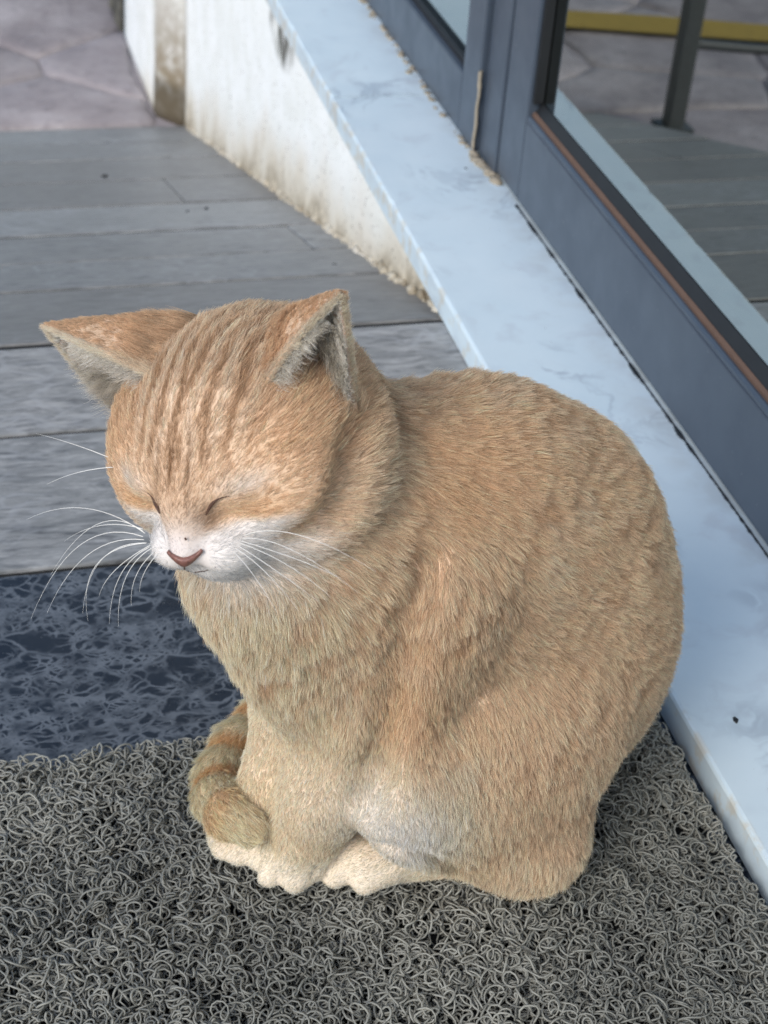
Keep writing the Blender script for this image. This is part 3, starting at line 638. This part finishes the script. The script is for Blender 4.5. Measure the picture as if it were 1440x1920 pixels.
for s in (1, -1):
    E = ear(s); n, m = E.shape[:2]; P = (HC + HS * (E.reshape(-1, 3) @ HEADM)).reshape(n, m, 3)
    du = np.gradient(P, axis=0); dv = np.gradient(P, axis=1); N_ = np.cross(du, dv); N_ /= np.linalg.norm(N_, axis=2, keepdims=True) + 1e-9
    mid = P[2].mean(0) ; cen = P[0].mean(0)
    if ((P[3, m // 2] - P[3, [0, m - 1]].mean(0)) @ N_[3, m // 2]) < 0: N_ = -N_
    th = .0011; outer = P + N_ * th; inner = P - N_ * th
    idx = np.arange(n * m).reshape(n, m); q = np.stack([idx[:-1, :-1], idx[:-1, 1:], idx[1:, 1:], idx[1:, :-1]], -1).reshape(-1, 4); k = n * m
    rim = [(idx[i, 0], idx[i + 1, 0], idx[i + 1, 0] + k, idx[i, 0] + k) for i in range(n - 1)] + [(idx[i, m - 1], idx[i, m - 1] + k, idx[i + 1, m - 1] + k, idx[i + 1, m - 1]) for i in range(n - 1)]
    ears.append(dict(V=np.concatenate([outer.reshape(-1, 3), inner.reshape(-1, 3)]), Q=np.concatenate([q, q[:, ::-1] + k, np.array(rim)]), n=n, m=m, P=P, N=N_, side=s))
AV = np.concatenate([BV] + [e['V'] for e in ears]); AQ = [BF]; o_ = len(BV)
for e in ears: AQ.append(e['Q'] + o_); o_ += len(e['V'])
AQ = np.concatenate(AQ)
# ------------------------------------------------------------------ coat pattern (linear albedo), a function of the place on the cat
GINGER = np.array([.89, .68, .48]); CREAM = np.array([.985, .80, .595]); WHITE = np.array([.91, .90, .88]); ORANGE = np.array([.82, .54, .31]); BROWN = np.array([.60, .40, .25]); PALE = np.array([.87, .76, .61])
def local(P): d = P - CO; return np.stack([d @ CF, d @ CL, d @ CZ], 1)
def hlocal(P): return ((P - HC) @ HEADM.T) / HS
def blend(c, w, col): return c * (1 - w[:, None]) + w[:, None] * col
def coat(P, headw, tailw):
    q = local(P); a, b, c = q.T; h = hlocal(P); hf, hl, hu = h.T
    n1 = fbm(P, 60, 3); n2 = fbm(P, 25, 9)
    col = np.tile(GINGER, (len(P), 1))
    low = sstep(c, .17, .05) * sstep(a, .02, .065); col = blend(col, .95 * low, CREAM)             # legs and lower chest
    col = blend(col, .95 * sstep(a, .072, .115) * sstep(c, .25, .17), CREAM)                       # bib
    col = blend(col, .35 * sstep(c, .10, .0), CREAM)
    # faint tabby bars on flank and haunch
    bars = np.sin((a * .9 + .5 * (c - .1) + .02 * (n2 - .5) * 6) * 2 * np.pi / .030); col = blend(col, .30 * sstep(bars, .35, .95) * sstep(n1, .35, .6) * sstep(c, .05, .12) * (1 - low), ORANGE)
    bars2 = np.sin((c * 1.0 + .35 * a + .02 * (n2 - .5) * 5) * 2 * np.pi / .034); col = blend(col, .22 * sstep(bars2, .4, .95) * sstep(a, .06, -.02), BROWN)
    col = blend(col, .30 * sstep(n1, .5, .75), PALE)
    col = blend(col, .5 * gauss(q, (.066, .045, .128), (.012, .03, .034)) , ORANGE)                # crease behind the shoulder
    col = blend(col, .55 * gauss(q, (.045, .03, .225), (.030, .05, .020)), ORANGE)                 # shoulder blades
    col = blend(col, .95 * gauss(q, (.070, .052, .066), (.022, .035, .028)), np.array([.98, .93, .85]))                # pale knee
    col = blend(col, .85 * sstep(c, .032, .014) * sstep(a, .035, .06), np.array([.97, .88, .73]))      # feet
    # tail rings: along the path
    if tailw is not None:
        s = tail_param(P); ring = np.sin(s * 2 * np.pi / .025 + 1.1) + .5 * (n1 - .5)
        tc = blend(np.tile(np.array([.99, .82, .58]), (len(P), 1)), .85 * sstep(ring, .0, .9), np.array([.92, .56, .28])); tc = blend(tc, .5 * sstep(s, .285, .30), np.array([.96, .78, .54])); col = col * (1 - tailw[:, None]) + tc * tailw[:, None]
    # head
    hc = np.tile(np.array([.86, .635, .44]), (len(P), 1)); ah = np.abs(hl)
    stripe = np.sin((ah + .10 * (hf - .02) * ah / .02 * .3 + .0025 * (n1 - .5) * 4) * 2 * np.pi / .0088 + .6)
    fore = sstep(hu, .010, .022) * sstep(hf, -.045, -.02) * sstep(ah, .034, .022); hc = blend(hc, .85 * fore * sstep(stripe, .1, .9), np.array([.50, .315, .18])); hc = blend(hc, .35 * fore * sstep(-stripe, .1, .9), PALE)
    hc = blend(hc, .55 * sstep(hf, .010, -.020) * sstep(ah, .045, .03), np.array([.88, .67, .47]))
    hc = blend(hc, .75 * gauss(np.stack([hf, ah, hu], 1), (.012, .034, .012), (.020, .014, .014)), ORANGE)   # temples
    hc = blend(hc, .65 * sstep(hu, .006, -.022) * sstep(hf, .03, -.005), np.array([.90, .78, .62]))              # cheeks and jowls
    hc = blend(hc, .35 * sstep(np.sin((hu + .6 * hf + .004 * n1) * 2 * np.pi / .016), .3, .9) * sstep(ah, .024, .034) * sstep(hf, .02, .0), BROWN)
    hc = blend(hc, .80 * gauss(np.stack([hf, ah, hu], 1), (.036, .0240, .0075), (.010, .010, .0038)) * .6, WHITE)    # pale brow over the closed eye
    hc = blend(hc, .80 * gauss(np.stack([hf, ah, hu], 1), (.033, .0265, -.0030), (.010, .011, .0045)), ORANGE)  # under the eye
    hc = blend(hc, .45 * gauss(np.stack([hf, ah, hu], 1), (.044, .0, .006), (.012, .008, .010)), BROWN); furrow_shade = sstep(np.cos((ah + .0012 * (n1 - .5) * 2) * 2 * np.pi / .0062), .45, .95) * gauss(np.stack([hf, ah, hu], 1), (.036, .0, .015), (.013, .011, .012)); hc = blend(hc, 1. * np.minimum(1, 1.4 * furrow_shade), np.array([.36, .21, .11])); hc = blend(hc, .7 * gauss(np.stack([hf, ah, hu], 1), (.047, .0098, -.0035), (.006, .0028, .006)), np.array([.45, .30, .20]))  # shade of brow furrows and sunken eye corners painted dark, plus the tear line
    muz = sstep(hf, .028, .038) * sstep(hu, -.006, -.0105); hc = blend(hc, .96 * muz, WHITE)
    hc = blend(hc, .8 * sstep(hu, -.018, -.028) * sstep(hf, .012, .030), WHITE)
    hc = blend(hc, .97 * gauss(np.stack([hf, ah, hu], 1), (.0545, .0, -.0085), (.012, .0078, .0072)) ** .6 * sstep(hf, .044, .049), np.array([.84, .78, .75]))
    return col * (1 - headw[:, None]) + hc * headw[:, None]
TAILP = np.array([pr[1][0] for pr in prims if pr[4] == 'tail'] + [[pr[1][1] for pr in prims if pr[4] == 'tail'][-1]])
TAILS = np.concatenate([[0], np.cumsum(np.linalg.norm(np.diff(TAILP, axis=0), axis=1))])
def tail_param(P):
    best = np.full(len(P), 9.); s = np.zeros(len(P))
    for i in range(len(TAILP) - 1):
        ba = TAILP[i + 1] - TAILP[i]; L2 = ba @ ba; t = ((P - TAILP[i]) @ ba) / L2; tc = np.clip(t, 0, 1.4 if i == len(TAILP) - 2 else 1); d = np.linalg.norm(P - TAILP[i] - tc[:, None] * ba, axis=1)
        m = d < best; best[m] = d[m]; s[m] = TAILS[i] + tc[m] * math.sqrt(L2)
    return s
def weights(P):
    tags = ['body', 'thigh', 'foot', 'paw', 'tail', 'head']; W = {t: np.zeros(len(P)) for t in tags}; flow = np.zeros_like(P); tot = np.zeros(len(P)); sg = .0045
    for pr in prims:
        w = np.exp(-np.clip(sd(pr, P), -.01, .2) / sg); W[pr[4]] += w; flow += w[:, None] * pr[3] / np.linalg.norm(pr[3]); tot += w
    for t in tags: W[t] /= tot
    return W, flow / tot[:, None]
# ------------------------------------------------------------------ cat: body mesh
cat = empty('cat', tuple(CO)); tag(cat, 'ginger cat sitting hunched with closed eyes and tail curled round its paws', 'cat')
SKIN = NT('cat_skin'); at = SKIN.node('ShaderNodeAttribute', attribute_name='col'); nn = SKIN.noise(SKIN.coords(), 900, 3)
SKIN = SKIN.done(SKIN.mix(.18, at.outputs['Color'], lin(150, 110, 90)), .8, SKIN.bump(nn, .3, .0006))
body = fast_mesh('body', AV, AQ, SKIN, cat)
W_, fl_ = weights(AV); isear = np.zeros(len(AV)); isear[len(BV):] = 1
vc = coat(AV, np.maximum(W_['head'], isear), W_['tail'])
PINK = np.array([.66, .50, .42]); o_ = len(BV)
for e in ears:
    k = e['n'] * e['m']; vc[o_ + k:o_ + 2 * k] = PINK; o_ += 2 * k
ca = body.data.attributes.new('col', 'FLOAT_COLOR', 'POINT'); ca.data.foreach_set('color', np.concatenate([vc, np.ones((len(vc), 1))], 1).astype(np.float32).ravel())
# ------------------------------------------------------------------ cat: fur strands
HAIR = bpy.data.materials.new('ginger_fur'); HAIR.use_nodes = True; hn = HAIR.node_tree.nodes; hl_ = HAIR.node_tree.links
hb = hn['Principled BSDF']; hb.inputs['Roughness'].default_value = .55; hb.inputs['Specular IOR Level'].default_value = .22
ha = hn.new('ShaderNodeAttribute'); ha.attribute_name = 'col'; hl_.new(ha.outputs['Color'], hb.inputs['Base Color'])
ht = hn.new('ShaderNodeBsdfTranslucent'); hl_.new(ha.outputs['Color'], ht.inputs[0]); hm = hn.new('ShaderNodeMixShader'); hm.inputs[0].default_value = .36
hl_.new(hb.outputs[0], hm.inputs[1]); hl_.new(ht.outputs[0], hm.inputs[2]); hl_.new(hm.outputs[0], hn['Material Output'].inputs[0])
def nrm(v): return v / (np.linalg.norm(v, axis=-1, keepdims=True) + 1e-12)
def sample_surface(V, Q, n):
    T = np.concatenate([Q[:, [0, 1, 2]], Q[:, [0, 2, 3]]]); A, B, C = V[T[:, 0]], V[T[:, 1]], V[T[:, 2]]; cr = np.cross(B - A, C - A); ar = np.linalg.norm(cr, axis=1)
    i = rng.choice(len(T), n, p=ar / ar.sum()); r1 = np.sqrt(rng.random(n)); r2 = rng.random(n); return (A[i] * (1 - r1)[:, None] + B[i] * (r1 * (1 - r2))[:, None] + C[i] * (r1 * r2)[:, None]), ar.sum() / 2
def grad(P, e=.0009):
    sub = prims; g = np.stack([field_fast(P + np.eye(3)[i] * e) - field_fast(P - np.eye(3)[i] * e) for i in range(3)], 1); return nrm(g)
NP = 5
TT = np.linspace(0, 1, NP)
def make_fur(name, P, N, flow, L, col, lift, clump, clump_size, rad, curl=.0):
    n = len(P); flow = flow - (flow * N).sum(1, keepdims=True) * N; flow = nrm(flow)
    side = np.cross(N, flow); jit = rng.normal(0, .20, (n, 1)); fl = nrm(flow + side * jit)
    L = L * rng.uniform(.72, 1.12, n)
    # each strand leaves the skin at the lift angle and lies down towards its tip
    ang = lift[:, None] * (1 - .62 * TT[None, 1:]) + rng.normal(0, .12, (n, 1)); ds = (L / (NP - 1))[:, None]
    along = np.concatenate([np.zeros((n, 1)), np.cumsum(np.cos(ang) * ds, 1)], 1); up = np.concatenate([np.zeros((n, 1)), np.cumsum(np.sin(ang) * ds, 1)], 1)
    X = P[:, None] + fl[:, None] * along[..., None] + N[:, None] * up[..., None]
    # tufts: strands gather towards the nearest guide strand
    ng = max(20, int(n * clump_size)); gi = rng.choice(n, ng, replace=False); kd = kdtree.KDTree(ng)
    for j, g in enumerate(gi): kd.insert(P[g], j)
    kd.balance(); near = np.fromiter((kd.find(p)[1] for p in P.tolist()), int, n); G = X[gi[near]]
    w = (clump[:, None] * (TT[None] ** 1.3))[..., None]; X = X * (1 - w) + G * w
    X = X + rng.normal(0, .00022, (n, 1, 3)) * TT[None, :, None]
    X[..., 2] = np.maximum(X[..., 2], .0165)
    cv = col * (1 + .15 * rng.standard_normal((n, 1))) ; cv = np.clip(cv * (1 + .14 * (rng.random(len(gi))[near] - .5)[:, None]), .02, .94)
    tint = np.interp(TT, [0, .35, .7, 1], [.56, .78, 1.02, 1.08])[None, :, None]; cc = np.clip(cv[:, None] * tint, .01, .96)  # ticked tips; darker roots also paint the shade between strands
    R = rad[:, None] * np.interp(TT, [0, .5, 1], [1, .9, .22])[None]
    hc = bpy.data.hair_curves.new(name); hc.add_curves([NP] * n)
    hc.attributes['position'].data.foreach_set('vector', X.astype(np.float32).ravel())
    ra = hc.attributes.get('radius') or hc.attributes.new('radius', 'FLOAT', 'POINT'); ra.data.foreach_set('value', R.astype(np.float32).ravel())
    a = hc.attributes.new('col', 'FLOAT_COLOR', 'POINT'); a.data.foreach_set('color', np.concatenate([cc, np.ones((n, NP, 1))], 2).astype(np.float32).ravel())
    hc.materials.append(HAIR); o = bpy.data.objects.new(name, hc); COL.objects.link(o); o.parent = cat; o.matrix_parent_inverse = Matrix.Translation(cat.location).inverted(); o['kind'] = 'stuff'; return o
NF = int(FUR_N)
P, area = sample_surface(BV, BF, NF); P -= 0
keep = P[:, 2] > .0168; P = P[keep]; N = grad(P); W, flow = weights(P)
q = local(P); h = hlocal(P); hf, hl, hu = h.T; ah = np.abs(hl)
# face: hair runs away from the nose, up over the forehead and back along the cheeks
hw_ = W['head']; nose = np.array([.056, 0, -.012]); fd = h - nose; fd = fd * np.array([1.6, 1., 1.0]); fd[:, 2] += np.where(hf < .02, -.015 * sstep(hu, .01, -.02), 0)
fdir = nrm(fd) @ HEADM; flow = flow * (1 - hw_[:, None]) + fdir * hw_[:, None] * 1.2
flow = flow + .16 * (np.stack([fbm(P, 190, 51), fbm(P, 190, 61), fbm(P, 190, 71)], 1) - .5) * 2 * (1 - W['paw'])[:, None]; flow = flow + .22 * (np.stack([fbm(P, 55, 11), fbm(P, 55, 21), fbm(P, 55, 31)], 1) - .5) * 2
L = .0072 * W['body'] + .0072 * W['thigh'] + .0034 * W['foot'] + .0013 * W['paw'] + .0078 * W['tail']
a_, b_, c_ = q.T
L = L * (1 - .55 * sstep(c_, .135, .08) * sstep(a_, .06, .075) * (1 - W['tail']) * (1 - W['paw'])) + .0015 * sstep(a_, .09, .12) * sstep(c_, .10, .16) * (1 - hw_)
hlen = .0030 + .0034 * sstep(hf, .034, .000) + .0035 * sstep(hf, .012, -.02) * sstep(hu, .015, -.02); hlen = hlen * (1 - .25 * sstep(hf, .046, .052))
L = L + hlen * hw_
onnose = sstep(hf, .0495, .0535) * sstep(ah, .0105, .0085) * sstep(hu, -.0125, -.0140) * sstep(hu, -.0225, -.0205) * hw_
L = L * (1 - .70 * sstep(hf, .045, .050) * sstep(ah, .011, .007) * sstep(hu, -.001, -.006) * hw_)
wav = fbm(P, 150, 41); wq = -.85 * a_ - .5 * c_ + .25 * b_; rip = np.sin(2 * np.pi * (wq / .0125 + 1.6 * (fbm(P, 45, 44) - .5) * 2)) * sstep(fbm(P, 38, 47), .40, .58) * (1 - hw_) * (1 - W['tail']) * (1 - W['paw']) * (1 - W['foot']) * sstep(c_, .03, .07) * (1 - sstep(c_, .13, .09) * sstep(a_, .05, .065)); lift = np.full(len(P), .42) + .34 * (wav - .5) * 2 * (1 - W['paw']) + .26 * rip - .20 * hw_ * sstep(hf, .0, .03) - .12 * W['paw'] + .12 * W['tail']
col = coat(P, hw_, W['tail'])
col = blend(col, .38 * sstep(-rip, .2, .95), np.array([.66, .44, .27])); clump = np.clip(.50 + .42 * (fbm(P, 90, 5) - .5) * 2, .08, .92) * (1 - .9 * W['paw']) * (1 - .5 * W['foot']) * (1 - .45 * sstep(hf, .03, .045) * hw_)  # strand colour darkened in ripple troughs to paint the shade of the clefts
guard = rng.random(len(P)) < .20; col = np.where(guard[:, None], np.minimum(col * np.array([1.07, 1.12, 1.16]), .95), col * .97); L = L * np.where(guard, 1.25, 1.); rad = np.where(guard, 7.6e-5, 5.2e-5) - 1.6e-5 * hw_ * sstep(hf, .01, .04) - 1.5e-5 * W['paw']
alive = onnose < .5
grp = np.where(hw_ > .5, 1, np.where(W['tail'] > .5, 2, np.where((W['paw'] + W['foot']) > .5, 3, 0)))
for gi_, nm in enumerate(('body_fur', 'head_fur', 'tail_fur', 'paw_fur')):
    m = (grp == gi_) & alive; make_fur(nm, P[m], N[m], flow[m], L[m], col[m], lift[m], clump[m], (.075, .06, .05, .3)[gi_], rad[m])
# ears: short velvet on the back, long pale wisps inside and along the front rim
EP, EN, EF, EL, EC, ELi, ECl, ER = [], [], [], [], [], [], [], []
for e in ears:
    n, m = e['n'], e['m']; NB = int(NF * .030)
    def pick(k, trange, srange):
        t = rng.uniform(*trange, k); s = rng.uniform(*srange, k); ti = t * (n - 1); si = s * (m - 1); i = np.clip(ti.astype(int), 0, n - 2); j = np.clip(si.astype(int), 0, m - 2); ft, fs = (ti - i)[:, None], (si - j)[:, None]
        bl = lambda A: A[i, j] * (1 - ft) * (1 - fs) + A[i + 1, j] * ft * (1 - fs) + A[i, j + 1] * (1 - ft) * fs + A[i + 1, j + 1] * ft * fs
        return t, s, bl(e['P']), nrm(bl(e['N']))
    tip = e['P'][-1].mean(0); dirT = lambda X: nrm(tip + nrm(tip - e['P'][0].mean(0))[None] * .02 - X)
    t, s, X, Nn = pick(int(NB*1.2), (0, .985), (0, 1)); keep = rng.random(len(t)) < np.maximum(.45, 1.02 - t); t, s, X, Nn = t[keep], s[keep], X[keep], Nn[keep]; k = len(t)
    c = np.tile(np.array([.78, .55, .36]), (k, 1)); c = blend(c, .5 * sstep(t, .45, .0), np.array([.74, .54, .36])); c = blend(c, .7 * sstep(s, .06, .0) + .6 * sstep(s, .94, 1), PALE)
    EP.append(X + Nn * .0011); EN.append(Nn); EF.append(dirT(X)); EL.append(.0032 + .0075 * sstep(t, .55, .15)); EC.append(c); ELi.append(np.full(k, .38)); ECl.append(np.full(k, .45)); ER.append(np.full(k, 5.5e-5))
    t, s, X, Nn = pick(int(NB * 1.1), (.1, .97), (0, 1)); k = len(t)
    c = np.tile(np.array([.90, .86, .78]), (k, 1)); EP.append(X - Nn * .0011); EN.append(-Nn); EF.append(dirT(X) + .35 * rng.normal(size=(k, 3))); EL.append((.005 + .006 * rng.random(k)) * (1.1 - t)); EC.append(c); ELi.append(np.full(k, .6)); ECl.append(np.full(k, .55)); ER.append(np.full(k, 5.5e-5))
    # wisps that rise from the ear opening
    t, s, X, Nn = pick(int(NB * .55), (.12, .72), (0, 1)); k = len(t); opening = nrm(.5 * (e['P'][4, m - 1] + e['P'][4, 0]) - e['P'][4, m // 2])
    EP.append(X - Nn * .001); EN.append(-Nn); EF.append(opening[None] * .8 + dirT(X) * .8 + .30 * rng.normal(size=(k, 3))); EL.append((.010 + .009 * rng.random(k)) * (1.05 - .6 * t)); EC.append(np.tile(np.array([.92, .87, .78]), (k, 1)) * rng.uniform(.8, 1, (k, 1))); ELi.append(np.full(k, .75)); ECl.append(np.full(k, .5)); ER.append(np.full(k, 5e-5))
    # soft fringe along both rims
    for s0, s1, sg in ((0, .035, 0), (.965, 1, 1)):
        t, s, X, Nn = pick(int(NB * .22), (.15, .99), (s0, s1)); k = len(t); edge = nrm(e['P'][6, 0] - e['P'][6, 2]) if sg == 0 else nrm(e['P'][6, m - 1] - e['P'][6, m - 3])
        EP.append(X + Nn * rng.uniform(-.001, .001, (k, 1))); EN.append(nrm(edge[None] + .3 * Nn)); EF.append(dirT(X) + .15 * rng.normal(size=(k, 3))); EL.append(.0022 + .0022 * rng.random(k)); EC.append(np.tile(np.array([.90, .80, .66]), (k, 1))); ELi.append(np.full(k, .5)); ECl.append(np.full(k, .2)); ER.append(np.full(k, 4.5e-5))
make_fur('ear_fur', *[np.concatenate(x) for x in (EP, EN, EF, EL, EC, ELi, ECl)], .02, np.concatenate(ER))
# ------------------------------------------------------------------ nose leather, closed eyes, whiskers
NOSEM = NT('nose_leather'); nz = NOSEM.noise(NOSEM.coords(), 700, 4); NOSEM = NOSEM.done(NOSEM.mix(NOSEM.fr(nz, .35, .65), lin(116, 80, 72), lin(142, 100, 90)), .42, NOSEM.bump(nz, .35, .0004))
def skin_at(f, l, u, out=.0, n=30):
    """push a head-space point onto the skin along the field gradient"""
    P = hw(f, l, u)[None].copy()
    for _ in range(n):
        d = field_fast(P); P = P - grad(P) * (d - out)[:, None]
    return P[0]
# nose leather: a shallow bowl under the white bridge
top = [(314, 1032), (322, 1039), (332, 1045), (345, 1048), (359, 1044), (371, 1037), (379, 1030)]; bot = [(315, 1037), (323, 1046), (333, 1055), (344, 1063), (356, 1057), (368, 1046), (378, 1035)]
V = []; nr = 5
for k in range(nr):
    t = k / (nr - 1)
    for j_, (p, q_) in enumerate(zip(top, bot)):
        nost = .0007 * math.exp(-((t - .55) / .3) ** 2) if j_ in (1, 5) else 0
        V.append(on_skin(p[0] + (q_[0] - p[0]) * t, p[1] + (q_[1] - p[1]) * t, .0004 + .0010 * math.sin(math.pi * min(1, t * 1.1)) - nost))
Fc = [(i * 7 + j_, i * 7 + j_ + 1, (i + 1) * 7 + j_ + 1, (i + 1) * 7 + j_) for i in range(nr - 1) for j_ in range(6)]
nose_ob = mesh('nose', V, Fc, NOSEM, cat, True); md = nose_ob.modifiers.new('sub', 'SUBSURF'); md.levels = md.render_levels = 2
sd_ = nose_ob.modifiers.new('sol', 'SOLIDIFY'); sd_.thickness = .0010; sd_.offset = 0
LID = mat_plain('dark_eyelid_rim', lin(84, 58, 46), .55)
for path in ([(299, 963), (295, 953), (289, 940), (283, 930), (276, 924)], [(386, 966), (391, 955), (398, 944), (408, 936), (420, 932), (430, 930)]):
    tt = np.linspace(0, 1, 14); xs = np.interp(tt, np.linspace(0, 1, len(path)), [p[0] for p in path]); ys_ = np.interp(tt, np.linspace(0, 1, len(path)), [p[1] for p in path])
    pts = [on_skin(x, y, .0007) for x, y in zip(xs, ys_)]
    V, Q = tube_arrays(np.array([pts]), np.array([[.00012 + .00055 * math.exp(-((t - .35) / .28) ** 2) for t in tt]]), 6); fast_mesh('closed_eyelid', V, Q, LID, cat)
V = iv * np.array([.0006, .0005, .0005]) * (1 + .3 * rng.standard_normal((len(iv), 1))) + on_skin(348, 1011, .0009); fast_mesh('nose_scab', V, iq, LID, cat, False)
pts = [on_skin(x, y, .0002) for x, y in [(345, 1062), (346, 1067), (352, 1071), (366, 1073), (384, 1071), (404, 1064)]]
V, Q = tube_arrays(np.array([pts]), np.array([[.0003, .00028, .00025, .0002, .00015, .0001]]), 5); fast_mesh('mouth_line', V, Q, LID, cat)
WH = mat_plain('whisker', lin(240, 240, 236), .35)
def whisker(root, mid, end, side, reach):
    """root, mid and end as seen in the photograph; the whisker stands out sideways from the pad by reach metres in depth"""
    d0 = (on_skin(*root) - CAMP) @ FF; dn = (hw(.040, side * .016, -.018) - CAMP) @ FF; d0 = d0 if abs(d0 - dn) < .02 else dn; P = []
    for k, (px, dd) in enumerate(((root, 0), (mid, .45), (end, 1))): P.append(CAMP + px_ray(*px) * (d0 + reach * dd))
    t = np.linspace(0, 1, 15)[:, None]; c = 2 * P[1] - .5 * (P[0] + P[2]); X = (1 - t) ** 2 * P[0] + 2 * t * (1 - t) * c + t * t * P[2]
    V, Q = tube_arrays(X[None], (.00017 * (1 - .85 * t[:, 0] ** 1.2))[None], 5); return fast_mesh('whisker', V, Q, WH, cat)
for rt, md_, en in [((272, 1000), (160, 953), (50, 974)), ((268, 996), (180, 984), (95, 1078)), ((268, 1006), (150, 1022), (58, 1160)), ((270, 1012), (165, 1040), (88, 1150)), ((275, 1018), (190, 1050), (155, 1150)), ((275, 1018), (180, 1060), (165, 1165)),
                    ((280, 1026), (225, 1080), (205, 1170)), ((284, 1028), (235, 1085), (222, 1175)), ((282, 1022), (215, 1070), (185, 1120)), ((290, 1034), (255, 1080), (246, 1135)), ((296, 1038), (270, 1075), (262, 1110)), ((268, 992), (190, 985), (120, 1015))]:
    whisker(rt, md_, en, -1, .012)
for rt, md_, en in [((458, 1004), (560, 1003), (705, 1072)), ((455, 1010), (545, 1030), (672, 1112)), ((450, 1018), (540, 1060), (620, 1120)), ((448, 1024), (525, 1075), (600, 1130)), ((440, 1036), (480, 1085), (520, 1150)), ((445, 1030), (500, 1075), (560, 1145)), ((452, 1014), (560, 1050), (640, 1085))]:
    whisker(rt, md_, en, 1, -.022)
whisker((205, 858), (135, 832), (68, 813), -1, .01); whisker((212, 876), (146, 886), (88, 908), -1, .01)
